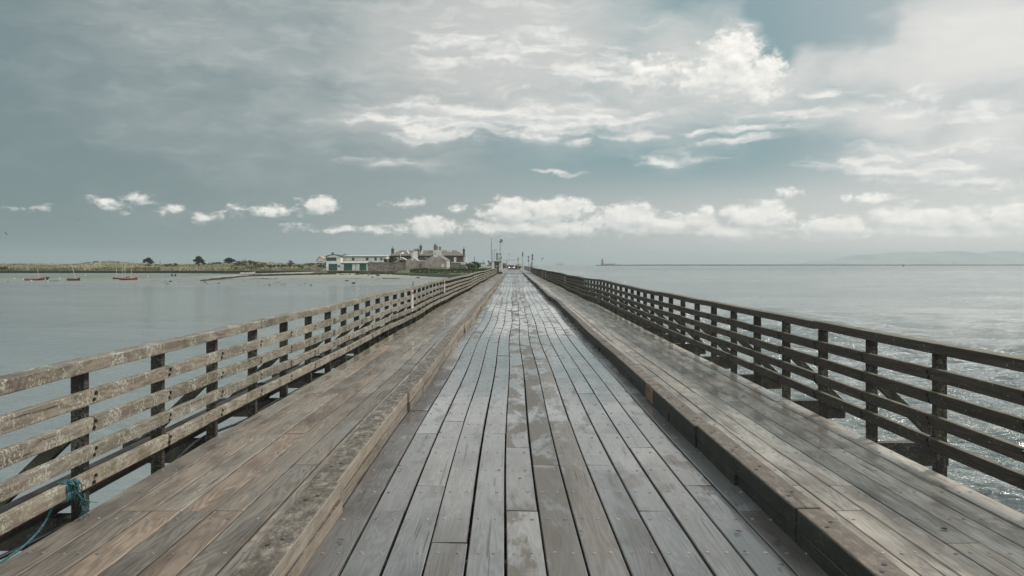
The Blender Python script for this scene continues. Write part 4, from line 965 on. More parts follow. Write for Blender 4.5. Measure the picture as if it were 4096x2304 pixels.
for px, top, d, lab in ((1970.8, 999.3, 335, 'grey street lamp beside the thin mast, the taller-looking of two'), (1977.6, 1002.3, 355, 'grey street lamp right of its taller twin behind the white hut')):
    sl_, x, z = pole('street_lamp', px, top, d, lab, 'street lamp', .10, -.3, M_GREY, group='street lamps beyond the hut'); MB().bar((x, d, z), (x+.5, d, z+.05), .09, .08).build('arm', M_GREY, sl_); MB().box(x+.4, d-.15, z, x+1.25, d+.15, z+.13).build('lamp_head', M_GREY, sl_)
gt = thing('sign_gantry', (ax(1989, 205), 205, 0), 'tall dark frame with a boxed sign head rising behind the hut roof', 'gantry')
for px, r, m_, tp in ((1985.2, .05, M_GREY, 1013), (1988.6, .13, plain('dark_blue_steel', (.03, .05, .08), .5, .2, 2), 1013), (1995.8, .05, M_GREY, 1013)): xx = ax(px, 205); MB().cyl((xx, 205, -.2), (xx, 205, az(tp, 205)), r, n=8).build('post', m_, gt)
x0, z0, x1, z1 = pz(1989, 1011.8, 1996, 1016.2, 205); MB().box(x0, 204.9, z0, x1, 205.1, z0+.07).box(x0, 204.9, z1-.07, x1, 205.1, z1).box(x0, 204.9, z0, x0+.08, 205.1, z1).box(x1-.08, 204.9, z0, x1, 205.1, z1).build('sign_frame', M_DARK, gt)
MB().bar((ax(1985.2, 205), 205, az(1012.2, 205)), (ax(1989, 205), 205, az(1012.2, 205)), .07, .07).build('crossbar', M_DARK, gt)
# height barrier
hb_ = thing('height_barrier', (ax(2040, 262), 262, 0), 'red and white striped height barrier spanning the road with round signs on its posts', 'barrier')
zbar = az(1040.3, 262); xb0, xb1 = ax(1992.5, 262), ax(2077.5, 262)
M_STRIPE, t, p = newmat('striped_paint'); ob = t.xyz(t.n('ShaderNodeTexCoord').outputs['Object'])[0]
t.l(t.mix(t.m('GREATER_THAN', t.m('FRACT', t.m('MULTIPLY', ob, 1.08)), .5), (.62, .58, .54), (.38, .05, .04)), p.inputs['Base Color']); p.inputs['Roughness'].default_value = .5
MB().cyl((xb0, 262, zbar), (xb1, 262, zbar), .085, n=10).build('crossbar', M_STRIPE, hb_)
def roundsign(parent, x, y, z, r, front=True):
    s = MB().cyl((x, y-.03, z), (x, y, z), r, n=20).build('round_sign', M_RED if front else M_GREY, parent)
    if front:
        MB().cyl((x, y-.045, z), (x, y-.031, z), r*.78, n=20).build('sign_face', M_PLATE, s)
        g_ = MB(); g_.box(x-r*.42, y-.055, z-r*.3, x-r*.12, y-.046, z+r*.3); g_.box(x-.02, y-.055, z-r*.3, x+r*.10, y-.046, z-r*.1); g_.box(x+r*.2, y-.055, z-r*.3, x+r*.48, y-.046, z+r*.3); g_.build('figures', M_DARK, s)
for px in (1996.5, 2073.2):
    xx = ax(px, 262); MB().cyl((xx, 262.1, -.2), (xx, 262.1, az(1032, 262)), .075, n=8).build('post', M_GREY, hb_); roundsign(hb_, xx, 262, az(1034.6, 262), .33)
lb = thing('lower_barrier', (ax(2036, 300), 300, 0), 'pale cream crossbar on a thick centre post, seen below the striped barrier', 'barrier')
MB().bar((ax(2009, 300), 300, az(1044.2, 300)), (ax(2063, 300), 300, az(1044.2, 300)), .2, .13).build('crossbar', M_HUT, lb); MB().box(ax(2025, 300), 300.1, -.2, ax(2028.6, 300), 300.4, az(1044.8, 300)).build('post', plain('pale_teal', (.30, .36, .35), .6, .1, 2), lb)
# monument
mo = thing('monument', (ax(2036.5, 1250), 1250, 0), 'tall slender tapering monument with a statue on top, above the red car', 'monument')
x = ax(2036.5, 1250); zt = az(1020, 1250)
for s in (-1, 1, 0): MB().cyl((x+s*1.5, 1250+(2 if s == 0 else 0), -1), (x+s*.18, 1250, zt), .62, .30, 8).build('leg', M_WHITE, mo)
MB().lathe([(.9, 0), (.75, .4), (.3, .5)], (x, 1250, zt-.2), 10).build('plinth', M_WHITE, mo)
MB().lathe([(.55, 0), (.5, .9), (.62, 1.5), (.35, 2.0), (.2, 2.1), (.26, 2.4), (.1, 2.65)], (x, 1250, zt+.3), 10).build('statue', M_STACK, mo)
# signs on the right
def signpole(px, pbase_d, top, label, plates, group=None):
    d = pbase_d; x = ax(px, d); t_ = thing('traffic_sign', (x, d, .12), label, 'sign', group)
    MB().cyl((x, d+.06, .1), (x, d+.06, az(top, d)), .045, n=8).build('pole', M_GREY, t_)
    for kind, py, hw, hh in plates:
        z = az(py, d); w_, h_ = hw*d/F, hh*d/F
        if kind == 'rect': MB().box(x-w_, d-.012, z-h_, x+w_, d+.012, z+h_).build('plate', M_BACK, t_)
        if kind == 'diamond': MB().prism([(x, z-h_), (x+w_, z), (x, z+h_), (x-w_, z)], d-.012, d+.012, 'y').build('plate', M_BACK, t_)
        if kind == 'disc': MB().cyl((x, d-.012, z), (x, d+.012, z), w_, n=20).build('plate', M_BACK, t_)
        MB().box(x-.06, d-.045, z-h_*.85, x+.06, d-.013, z+h_*.85).build('clamp', M_DARK, t_)
M_BACK = plain('sign_back', (.42, .41, .37), .55, .15, 3)
signpole(2090.7, 168, 1005.6, 'plain grey narrow plate on the tallest single post beside the kerb', [('rect', 1017, 2.9, 8.1)])
signpole(2113.8, 205, 1022, 'two diamond signs, one above the other, seen from behind', [('diamond', 1028.2, 5.6, 5.9), ('diamond', 1042.5, 5.2, 5.5)])
signpole(2129.6, 160, 1016, 'square plate above a round plate on one post, seen from behind', [('rect', 1021.9, 4.1, 5.9), ('disc', 1035.4, 5.2, 5.2)])
yb = thing('yellow_cabinet', (ax(2123.5, 152), 152, .12), 'small yellow box with a dark post behind it at the end of the dark railing', 'cabinet')
x0, z0, x1, z1 = pz(2120.6, 1058.5, 2127.3, 1072, 152); MB().box(x0+.06, 152.05, .12, x1-.06, 152.3, z0+.3).build('stand', M_DARK, yb); MB().box(x0, 152, z0+.301, x1, 152.35, z1).build('body', plain('faded_yellow', (.46, .35, .14), .6, .2, 3), yb); MB().box(x0-.03, 151.97, z1+.001, x1+.03, 152.38, z1+.05).build('lid', plain('faded_yellow_lid', (.46, .31, .08), .6, .2, 3), yb)
xx = ax(2126, 153); MB().cyl((xx, 152.6, .1), (xx, 152.6, az(1045.5, 152)), .06, n=8).build('post', M_DARK, yb)
gr_ = thing('metal_railing', (3.9, 175, .12), 'grey metal railing of thin upright bars on the right of the pavement', 'railing')
pa, pb = (ax(2120, 154), 154, .12), (ax(2097, 226), 226, .12)
for k in range(60):
    f_ = k/59; x = pa[0]+(pb[0]-pa[0])*f_; y = pa[1]+(pb[1]-pa[1])*f_
    MB().cyl((x, y, .2), (x, y, 1.16), .014 if k % 10 else .035, n=6).build('bar' if k % 10 else 'post', M_GREY, gr_)
for zz_ in (.22, 1.18): MB().bar((pa[0], pa[1], zz_), (pb[0], pb[1], zz_), .05, .05).build('rail', M_GREY, gr_)
tl = thing('tube_rail', (ax(2140, 158), 158, .1), 'thin square tube handrail standing out over the sea past the dark railing', 'railing')
for px in (2127, 2131.5, 2148.6): xx = ax(px, 158); MB().cyl((xx, 158, -1.2), (xx, 158, az(1066.5, 158)), .03, n=6).build('post', M_GREY, tl)
MB().cyl((ax(2127, 158), 158, az(1066.5, 158)), (ax(2149, 158), 158, az(1066.5, 158)), .03, n=6).build('rail', M_GREY, tl)
MB().box(ax(2126, 158), 157.7, -1.5, ax(2149.5, 158), 159, -1.2).box(ax(2136, 158), 158.2, -5, ax(2139, 158), 158.5, -1.5).build('landing', M_CONC, tl)
rw_ = single(MB().prism([(ax(2061, 250), 0), (ax(2070, 250), 0), (ax(2069.5, 250), 1.15), (ax(2061, 250), 1.35)], 250, 252, 'y').build('dark_wall', M_DSTONE), (ax(2065, 250), 250, 0)); tag(rw_, 'short dark wall at the kerb just right of the red car', 'wall')
# telegraph poles
for px, top, d, lab in ((1898, 1026.8, 330, 'dark telegraph pole standing above the hedge left of the white van'), (1934, 1039.5, 450, 'short distant pole above the tan flat-roofed building'), (209.5, 1051, 520, 'faint pole on the dune above the leftmost red boat'), (640.5, 1040.5, 480, 'leaning pole on the dune between the first two pines')):
    tp, x, z = pole('telegraph_pole', px, top, d, lab, 'pole', .13, -1.2 if px > 1500 else .5, M_DARK)
# hardstanding buildings in the distance at the far end of the road
for px0, px1, py, d, lab, mm in ((2010, 2022, 1051.5, 380, 'dark lorry with two pale panels far down the road', M_STACK),):
    lr = thing('lorry', (ax(2016, d), d, 0), lab, 'lorry')
    MB().box(ax(px0, d), d, .6, ax(px1-1.5, d), d+6, az(py, d)).build('body', mm, lr); MB().box(ax(px1-1.4, d), d+.3, .5, ax(px1, d), d+2, az(py+2, d)).build('cab', M_DARK, lr)
    for u in (2012.2, 2017.4): MB().box(ax(u-1.2, d), d-.06, az(1056, d), ax(u+1.2, d), d-.005, az(1052.6, d)).build('panel', M_PLATE, lr)
    for u in (px0+1, px1-3): MB().cyl((ax(u, d), d+.6, .4), (ax(u+1.6, d), d+.6, .4), .42, n=12).build('wheel', M_DARK, lr)
wb_ = thing('beach_shelter', (ax(2052, 700), 700, 0), 'row of pale low shelters far down the road behind the cars', 'building')
for i in range(5): x = ax(2043+i*7, 700); MB().box(x, 700, -.1, x+1.2, 704, az(1056-(i % 2), 700)).build('bay', M_WHITE, wb_)
# ================================================================ vehicles
M_TYRE = plain('tyre_rubber', (.02, .02, .02), .8, .2, 9); M_RIM = plain('alloy_rim', (.35, .35, .35), .35, .1, 5, metal=.8)
M_LAMP = plain('headlamp_on', (1.0, .93, .8), .3, .02, 5, emit=1.6); M_HEAD = plain('headlamp_glass', (.5, .5, .48), .2, .1, 5); M_TAIL = plain('tail_lamp', (.30, .02, .015), .25, .2, 5)
M_RUB = plain('black_trim', (.018, .018, .02), .5, .2, 5)
def vehicle(name, label, loc, rot, W, paint, low, cab, wheels, wr, van=False, lit=False):
    """low / cab: side outlines (y, z); the front points to -Y"""
    r = thing(name, (0, 0, 0), label, 'van' if van else 'car'); h = W/2
    pm_ = plain('paint_'+name, paint, .28, .08, 2, spec=.6)
    b = MB().prism(low, -h, h, 'x').build('body', pm_, r, bevel=.09)
    if cab:
        n = len(cab); vs = []
        for s in (-1, 1): vs += [(s*(h-.06-.20*sstep(low[2][1], cab[2][1], z)), y, z) for y, z in cab]
        c = MB().add(vs, [(i, (i+1) % n, n+(i+1) % n, n+i) for i in range(n)]+[tuple(range(n))[::-1], tuple(range(n, 2*n))]).build('cabin', pm_, r, bevel=.05)
        ins = .93
        y0_, z0_ = cab[0]; y1_, z1_ = cab[1]; y2_, z2_ = cab[2]; y3_, z3_ = cab[3]
        def pane(nm, ya, za, yb, zb_):
            d = Vector((0, yb-ya, zb_-za)); nn = Vector((0, -d.z, d.y)).normalized(); nn = -nn if (nn.y > 0) == (ya < (y0_+y3_)/2) else nn
            vs = []
            for k, hw in ((.1, h-.14), (.9, h-.26)):
                q = Vector((0, ya, za))+d*k
                for s in (-1, 1): vs += [q+Vector((s*hw, 0, 0))+nn*.012, q+Vector((s*hw, 0, 0))-nn*.03]
            MB().add(vs, [(0, 2, 6, 4), (1, 5, 7, 3), (0, 1, 3, 2), (4, 6, 7, 5), (0, 4, 5, 1), (2, 3, 7, 6)]).build(nm, M_GLASS, r)
        pane('windscreen', y0_, z0_, y1_, z1_); pane('rear_window', y3_, z3_, y2_, z2_)
        for s in (-1, 1):
            xa = s*(h-.055)
            def sp(y, z): return (s*(h-.055-.20*sstep(low[2][1], cab[2][1], z)+.004), y, z)
            za, zb_ = z0_+.06, z1_-.07; ym = (y1_+y2_)/2
            for (a_, b_, c_, d_) in ((y0_+.22, ym-.06, ym-.06, y1_+.06), (ym+.04, y3_-.2, y2_-.1, ym+.04)):
                q = [sp(a_, za), sp(b_, za), sp(c_, zb_), sp(d_, zb_)]; q2 = [(x-s*.03, y, z) for x, y, z in q]
                MB().add(q+q2, [(0, 1, 2, 3), (7, 6, 5, 4), (0, 4, 5, 1), (1, 5, 6, 2), (2, 6, 7, 3), (3, 7, 4, 0)]).build('window', M_GLASS, r)
    yf, yr = low[0][0], low[-1][0]
    for yw in wheels:
        for s in (-1, 1):
            w_ = MB().cyl((s*(h-.20), yw, wr), (s*(h+.012), yw, wr), wr, n=18).build('wheel', M_TYRE, r, bevel=.03); MB().cyl((s*(h+.0125), yw, wr), (s*(h+.02), yw, wr), wr*.62, n=14).build('rim', M_RIM, w_)
    for s in (-1, 1):
        MB().blob((s*(h-.26), yf+.10, .74), .20, .14, .09, 2, 10, 6, .03).build('headlight', M_LAMP if lit else M_HEAD, r, smooth=True)
        MB().box(s*(h-.10)-.10, yr-.13, .82, s*(h-.10)+.10, yr+.012, 1.06).build('tail_light', M_TAIL, r)
        MB().blob((s*(h+.09), low[2][0]+.55 if not van else low[3][0]+.1, 1.02 if not van else 1.15), .10, .06, .075, 3, 8, 5, .03).build('mirror', pm_ if not van else M_RUB, r, smooth=True)
    MB().box(-h+.22, yf-.012, .30, h-.22, yf+.10, .50).build('grille', M_RUB, r)
    MB().box(-.26, yf-.03, .50, .26, yf-.0125, .61).build('number_plate', M_PLATE, r); MB().box(-.26, yr+.0125, .62, .26, yr+.03, .74).build('number_plate', M_PLATE, r)
    MB().box(-h+.12, yf+.02, .20, h-.12, yf+.5, .30).build('bumper', M_RUB, r); MB().box(-h+.12, yr-.4, .22, h-.12, yr-.02, .34).build('bumper', M_RUB, r)
    r.location = loc; r.rotation_euler = (0, 0, rot); return r
low_h = [(-2.0, .28), (-2.02, .62), (-1.9, .82), (-.95, .99), (1.75, 1.02), (1.98, .75), (1.98, .28)]
cab_h = [(-1.02, .97), (-.25, 1.46), (1.25, 1.47), (1.86, .99)]
vehicle('parked_car' if False else 'red_car', 'red hatchback with lit headlights driving towards the bridge', (-.54, 225, .0), 0, 1.80, (.19, .028, .024), low_h, cab_h, (-1.28, 1.22), .31, lit=True)
low_d = [(-2.1, .3), (-2.12, .68), (-2.0, .92), (-1.0, 1.08), (1.9, 1.10), (2.1, .8), (2.1, .3)]
cab_d = [(-1.1, 1.06), (-.3, 1.62), (1.5, 1.64), (1.98, 1.08)]
vehicle('dark_car', 'dark blue hatchback driving away, tail lights showing, left of the red car', (ax(2022, 315), 315, .0), math.pi, 1.85, (.025, .035, .05), low_d, cab_d, (-1.3, 1.3), .33)
low_v = [(-2.2, .3), (-2.22, .75), (-2.05, .98), (-1.35, 1.18), (-.75, 1.72), (-.35, 1.84), (2.05, 1.86), (2.2, 1.7), (2.2, .3)]
vr = vehicle('white_van', 'small white panel van parked on the grass left of the bridge hut', (ax(1946.5, 300), 300, -.14), math.radians(90), 1.8, (.60, .60, .58), low_v, None, (-1.4, 1.35), .32, van=True)
for s in (-1, 1):
    q = [(s*.905, -1.28, 1.20), (s*.905, -.35, 1.20), (s*.905, -.35, 1.66), (s*.905, -.75, 1.63)]; q2 = [(x-s*.02, y, z) for x, y, z in q]
    w_ = MB().add(q+q2, [(0, 1, 2, 3), (7, 6, 5, 4), (0, 4, 5, 1), (1, 5, 6, 2), (2, 6, 7, 3), (3, 7, 4, 0)]).build('window', M_GLASS, None); w_.parent = vr
    w_ = MB().box(s*.903-.01, -.9, .62, s*.903+.01, 1.0, .70).build('side_trim', M_RUB, None); w_.parent = vr
q = [(-.75, -1.36, 1.21), (.75, -1.36, 1.21), (.68, -.80, 1.70), (-.68, -.80, 1.70)]; w_ = MB().add(q+[(x, y-.03, z+.02) for x, y, z in q], [(0, 1, 2, 3), (4, 7, 6, 5), (0, 4, 5, 1), (1, 5, 6, 2), (2, 6, 7, 3), (3, 7, 4, 0)]).build('windscreen', M_GLASS, None); w_.parent = vr
vehicle('distant_car', 'pale silver car far down the road between the dark car and the red one', (ax(2035.5, 430), 430, -.05), math.pi, 1.75, (.35, .35, .35), low_h, cab_h, (-1.28, 1.22), .31)
# ================================================================ boats on the mud
M_HULLRED = plain('red_hull', (.30, .045, .025), .45, .25, 1.2, c2=(.17, .03, .02)); M_HULLRED2 = plain('bright_red_hull', (.42, .05, .02), .4, .2, 1.2); M_HULLDK = plain('maroon_hull', (.20, .04, .03), .5, .25, 1.2)
M_HULLW = plain('white_hull', (.66, .63, .58), .45, .15, 1.2, c2=(.5, .46, .42)); M_BOTTOM = plain('muddy_keel', (.05, .04, .035), .7, .3, 2); M_INNER = plain('bare_boat_wood', (.22, .15, .09), .7, .3, 2)
M_MAST = plain('pale_mast', (.55, .52, .45), .5, .12, 2)
def boat(label, loc, rot, L, W, Hh, hull, masts, heel=0, trim=0):
    r = thing('rowing_boat' if not masts else 'sailing_dinghy', (0, 0, 0), label, 'boat')
    n = 13; prof = 7; outer = []; inner = []
    def section(k, ins):
        x = -L/2+L*k; w = W/2*(1-abs(2*k-.92)**2.6*(.45 if k < .46 else 1)); w = max(.03, w-ins); keel = .10*abs(2*k-1)**2; sh = Hh+.34*Hh*abs(2*k-.9)**2+(.18*Hh if k > .9 else 0)
        return [(x, w*math.sin(a), keel+ins+(sh-keel-ins)*(1-math.cos(a))) if False else (x, w*s, keel+ins+(sh-keel-ins)*zf) for s, zf in ((-1, 1), (-.97, .62), (-.72, .22), (0, 0), (.72, .22), (.97, .62), (1, 1))]
    o_ = MB(); vs = [p for i in range(n) for p in section(i/(n-1), 0)]; fs = [(i*7+j, i*7+j+1, i*7+8+j, i*7+7+j) for i in range(n-1) for j in range(6)]
    fs += [tuple(range(7))[::-1], tuple((n-1)*7+j for j in range(7))]
    vi = [p for i in range(n) for p in section(.04+.9*i/(n-1), .05)]; off = len(vs)
    fs += [tuple(off+q for q in (i*7+j, i*7+7+j, i*7+8+j, i*7+j+1)) for i in range(n-1) for j in range(6)]
    fs += [tuple(off+j for j in range(7)), tuple(off+(n-1)*7+j for j in range(7))[::-1]]
    o_.add(vs+vi, fs).build('hull', hull, r, smooth=False)
    kb = MB(); vs = []
    for i in range(n):
        s_ = section(i/(n-1), -.012); vs += [(x, y, z-.01) for x, y, z in s_[1:6]]
    kb.add(vs, [(i*5+j, i*5+j+1, i*5+6+j, i*5+5+j) for i in range(n-1) for j in (1, 2)]).build('keel_paint', M_BOTTOM, r)
    for side in (0, 6):
        MB().tube([section(i/(n-1), 0)[side] for i in range(n)], .045, 6).build('gunwale', M_HULLW, r)
    for k in (.3, .52, .74):
        s_ = section(k, .06); MB().box(s_[0][0]-.14, s_[0][1]*.93, Hh*.72, s_[0][0]+.14, -s_[0][1]*.93, Hh*.72+.04).build('thwart', M_INNER, r)
    for k, hgt, rk in masts:
        x = -L/2+L*k; MB().cyl((x, 0, .12), (x+rk*hgt, 0, hgt), .085, .055, 8).build('mast', M_MAST, r)
    r.rotation_mode = 'XYZ'; r.rotation_euler = (heel, trim, rot); r.location = loc; return r
def mudp(px, py, lift=-.05):
    d = 5*F/(py-CY)
    for _ in range(12): d = (EYE-mud_h(ax(px, d), d))*F/(py-CY)
    return Vector((ax(px, d), d, max(mud_h(ax(px, d), d), WATER_Z)+lift))
boat('red open boat with a thin bare mast, leftmost of the boats on the mud', mudp(140, 1121.5), .12, 5.6, 1.7, .62, M_HULLRED, [(.70, 3.9, -.01)], .12, -.05)
boat('maroon sailing boat with a single white mast leaning left', mudp(296, 1121.8), -.1, 4.0, 1.6, .62, M_HULLDK, [(.62, 5.9, -.17)], .10, 0)
boat('two-masted red boat half hidden behind the brighter red one', mudp(485, 1116.3), .1, 4.8, 1.7, .55, M_HULLRED, [(.2, 3.7, 0), (.74, 5.6, -.01)], -.08, -.04)
boat('bright red two-masted boat, nearest of the overlapping pair', mudp(514, 1119.7), .06, 5.1, 1.7, .60, M_HULLRED2, [(.17, 5.3, -.01), (.70, 6.0, -.065)], .06, 0)
boat('small white open boat lying on the mud above the long dark groyne', mudp(992, 1113.9), .1, 5.0, 1.8, .68, M_HULLW, [], .22, -.05)
om = thing('outboard_motor', mudp(190, 1124), 'dark blue hooded outboard motor standing up from a swamped dinghy', 'motor'); l_ = om.location
WORLD[om.name] = Vector(l_); x, y, z = l_
MB().blob((x, y, z+1.0), .62, .3, .30, 4, 12, 8, .12).build('hood', plain('navy_hood', (.015, .03, .06), .45, .2, 3), om, smooth=True); MB().box(x-.24, y-.14, z-.1, x+.10, y+.14, z+.85).build('shaft', M_DARK, om)
sdg = thing('swamped_dinghy', mudp(203, 1124.6), 'almost sunken grey dinghy with the outboard motor on its stern', 'boat'); x, y, z = sdg.location; WORLD[sdg.name] = Vector(sdg.location)
MB().tube([(x-1.0, y-.4, z+.1), (x+.6, y-.5, z+.13), (x+2.1, y, z+.16), (x+.6, y+.5, z+.13), (x-1.0, y+.4, z+.1)], .13, 8).build('tube', M_GREY, sdg); MB().box(x-1, y-.4, z-.05, x+.9, y+.4, z+.06).build('floor', M_DARK, sdg)
for i, (px, py) in enumerate([(341, 1103.5), (125, 1125), (34, 1129), (57, 1116.5), (92, 1119.5), (238, 1115.6), (591, 1107), (190, 1126.2)]):
    p_ = mudp(px, py, .12); b_ = single(MB().blob(p_, .28, .28, .26, i, 10, 7, .05).build('mooring_buoy', M_PLATE if i != 2 else M_POT, smooth=True), p_); tag(b_, 'small round white mooring buoy lying on the wet mud' if i != 2 else 'small orange mooring buoy at the far left edge of the mud', 'buoy', 'mooring buoys on the mud')
# groyne: a long low weed-covered wall
gy = MB(); p0, p1, p2 = mudp(803, 1129), mudp(1010, 1121.5), mudp(1345, 1112.0)
M_WEED2 = plain('seaweed', (.026, .032, .018), .75, .5, 1.6, c2=(.010, .012, .009), bump=.6)
rg = random.Random(9); pts = []
for k in range(60):
    f_ = k/59; a_ = p0.lerp(p1, f_*2.4) if f_ < .4167 else p1.lerp(p2, (f_-.4167)/.5833); w_ = .45+.15*rg.random(); h_ = .42+.15*rg.random()-(.12 if k < 4 else 0)+(.12 if k > 25 else 0)
    zb_ = min(a_.z, mud_h(a_.x, a_.y))-.3; pts += [(a_.x, a_.y-w_, zb_), (a_.x, a_.y-w_*.7, a_.z+h_), (a_.x, a_.y+w_*.7, a_.z+h_+.05), (a_.x, a_.y+w_, zb_)]
gy.add(pts, [(i*4+j, i*4+4+j, i*4+5+j, i*4+1+j) for i in range(59) for j in range(3)]+[(3, 2, 1, 0), (236, 237, 238, 239)])
o = single(gy.build('groyne', M_WEED2), p0); tag(o, 'long low dark groyne crossing the mud towards the boathouse slipway', 'groyne')
sb = MB().prism([(ax(1238, 283), -2.75), (ax(1330, 283), -2.35), (ax(1445, 283), -2.0), (ax(1445, 283), -3.3), (ax(1238, 283), -3.3)], 283, 294, 'y').build('sand_apron', M_CONC); tag(sb, kind='structure')
# stones with seaweed scattered over the mud
M_ROCK = plain('weedy_rock', (.045, .042, .03), .7, .4, 2, c2=(.018, .018, .014), bump=.5)
protos = []
for i in range(5):
    o = single(MB().blob((0, 0, .1), .6, .42, .26, i+20, 9, 6, .32).build('weedy_rock', M_ROCK), (0, 0, 0)); protos.append(o)
rk = random.Random(21); n = 0
for i in range(120):
    px, py = rk.uniform(1180, 1800), 1103+abs(rk.gauss(0, 13))
    if px > 1490 and rk.random() < .5: px = rk.uniform(1600, 1760); py = rk.uniform(1104, 1125)
    if i < 25: px, py = rk.uniform(640, 1250), rk.uniform(1121, 1142)
    if py > 1143 or (py < 1112 and px < 1470): continue
    p_ = mudp(px, py, .02); o = protos[n] if n < 5 else protos[n % 5].copy()
    if n >= 5: COL.objects.link(o)
    n += 1; s_ = (.45 if px < 1250 else 1)*rk.uniform(.35, 1.1)*(1 if rk.random() < .85 else 1.7); o.location = p_; o.scale = (s_*rk.uniform(.8, 1.8), s_, s_*rk.uniform(.6, 1.1)); o.rotation_euler = (0, 0, rk.random()*6.3)
    tag(o, 'dark seaweed covered stone lying on the wet mud', 'rock', 'seaweed covered stones on the mud')
# bank of weed at the foot of the garden wall and along the shore
rw2 = random.Random(4); wm = MB()
for i in range(420):
    px = rw2.uniform(1445, 1935); k = (px-1445)/490
    y = 281-4*k-34*sstep(.55, 1, k)+rw2.uniform(-4.5, 3.0); x = ax(px, y); zg_ = mud_h(x, y)
    s_ = rw2.uniform(.35, 1.1); wm.blob((x, y, zg_+.15), s_*1.3, s_, .45*s_*(1.5 if px < 1640 else 1), i, 7, 5, .35)
o = wm.build('seaweed_bank', M_WEED2); tag(o, kind='stuff')
for px, py, hgt in ((1740, 1122, 1.0), (1652, 1146, 1.1)):
    p_ = mudp(px, py, -.2); o = single(MB().cyl(p_, p_+Vector((.03, 0, hgt)), .10, .08, 8).blob(p_+Vector((.03, 0, hgt)), .11, .11, .08, 1, 8, 5, .1).build('stake', M_DARK), p_); tag(o, 'thin dark stake in the mud close beside the pale railing' if px < 1700 else 'short dark stake on the shore below the broad gable', 'post')
sp_ = thing('timber_stubs', mudp(695, 1105), 'pair of short dark timber stubs on the mud below the sea wall', 'post'); x, y, z = sp_.location; WORLD[sp_.name] = Vector(sp_.location)
MB().box(x-.9, y-.15, z-.2, x-.55, y+.15, z+1.0).box(x+.55, y-.15, z-.2, x+.9, y+.15, z+1.0).build('upright', M_DARK, sp_); MB().box(x-.56, y-.12, z+.05, x+.56, y+.12, z+.28).build('crosspiece', M_DARK, sp_)
nbd = thing('notice_board', (ax(770, 402), 402, -2), 'grey notice board on two legs standing at the sea wall below the tall pine', 'sign'); x = ax(770, 402)
MB().box(x-.75, 401.9, az(1074.5, 402), x+.75, 402, az(1068.3, 402)).build('board', M_GREY, nbd)
for s in (-.5, .5): MB().box(x+s-.06, 402.001, -2, x+s+.06, 402.1, az(1069, 402)).build('leg', M_BACK, nbd)
# ================================================================ plants
def foliage(name, c1, c2):
    m, t, p = newmat(name); at_ = t.n('ShaderNodeAttribute', attribute_name='tint').outputs['Color']; ob = t.n('ShaderNodeTexCoord').outputs['Object']
    c = t.mix(t.xyz(at_)[0], c1, c2); c = t.mix(t.m('MULTIPLY', t.rng(t.noise(ob, .8, 4, .6), .45, .65), .5), c, tuple(q*.6 for q in c1))
    t.l(c, p.inputs['Base Color']); p.inputs['Roughness'].default_value = .8; p.inputs['Specular IOR Level'].default_value = .2; return m
F_PINE = foliage('pine_needles', (.018, .025, .016), (.060, .058, .035)); F_OLIVE = foliage('olive_scrub', (.055, .055, .028), (.16, .14, .08)); F_BROWN = foliage('bracken', (.065, .045, .026), (.165, .115, .065))
F_GREEN = foliage('green_shrub', (.03, .045, .015), (.11, .13, .045)); F_GORSE = foliage('gorse', (.10, .09, .02), (.36, .27, .03)); F_DRY = foliage('dry_grass', (.16, .14, .07), (.34, .30, .18))
M_BARK = plain('bark', (.05, .04, .032), .9, .4, 3)
def crown(mb, c, rx, ry, rz, n, r, rnd_, flat=False):
    nc = max(5, n//26); cl = []
    for i in range(nc):
        while True:
            v = Vector((rnd_.uniform(-1, 1), rnd_.uniform(-1, 1), rnd_.uniform(-.9, 1)))
            if .25 < v.length < 1: break
        cl.append((Vector((c[0]+v.x*rx, c[1]+v.y*ry, c[2]+v.z*rz)), rnd_.uniform(.22, .40), rnd_.uniform(.1, .8)))
    for i in range(n):
        q, sp, tn = cl[i % nc]; d = Vector((rnd_.gauss(0, 1)*rx, rnd_.gauss(0, 1)*ry, rnd_.gauss(0, .7)*rz))*sp*.72
        mb.col = (min(1, max(0, tn+rnd_.uniform(-.3, .3))), 0, 0, 1); mb.leaf(q+d, r, rnd_)
def bush(name, px, py, d, w, h, mat, label, n=240, cat='bush', group=None, zb=None, leaf=.34):
    """w, h in photo pixels; py = foot"""
    x, z = ax(px, d), az(py, d); W_, H_ = w*d/F, h*d/F; rb = random.Random(int(px*7+py)); r = thing(name, (x, d, z), label, cat, group)
    mb = MB(); crown(mb, (x, d, z+H_*.46), W_*.46, W_*.40, H_*.46, n, leaf, rb); mb.build('foliage', mat, r)
    s = MB()
    for k in range(5): a_ = rb.uniform(-1, 1); s.cyl((x+a_*.2, d, z-.4), (x+a_*W_*.3, d+rb.uniform(-.3, .3)*W_, z+H_*rb.uniform(.4, .8)), .09, .03, 5)
    s.build('stem', M_BARK, r); return r
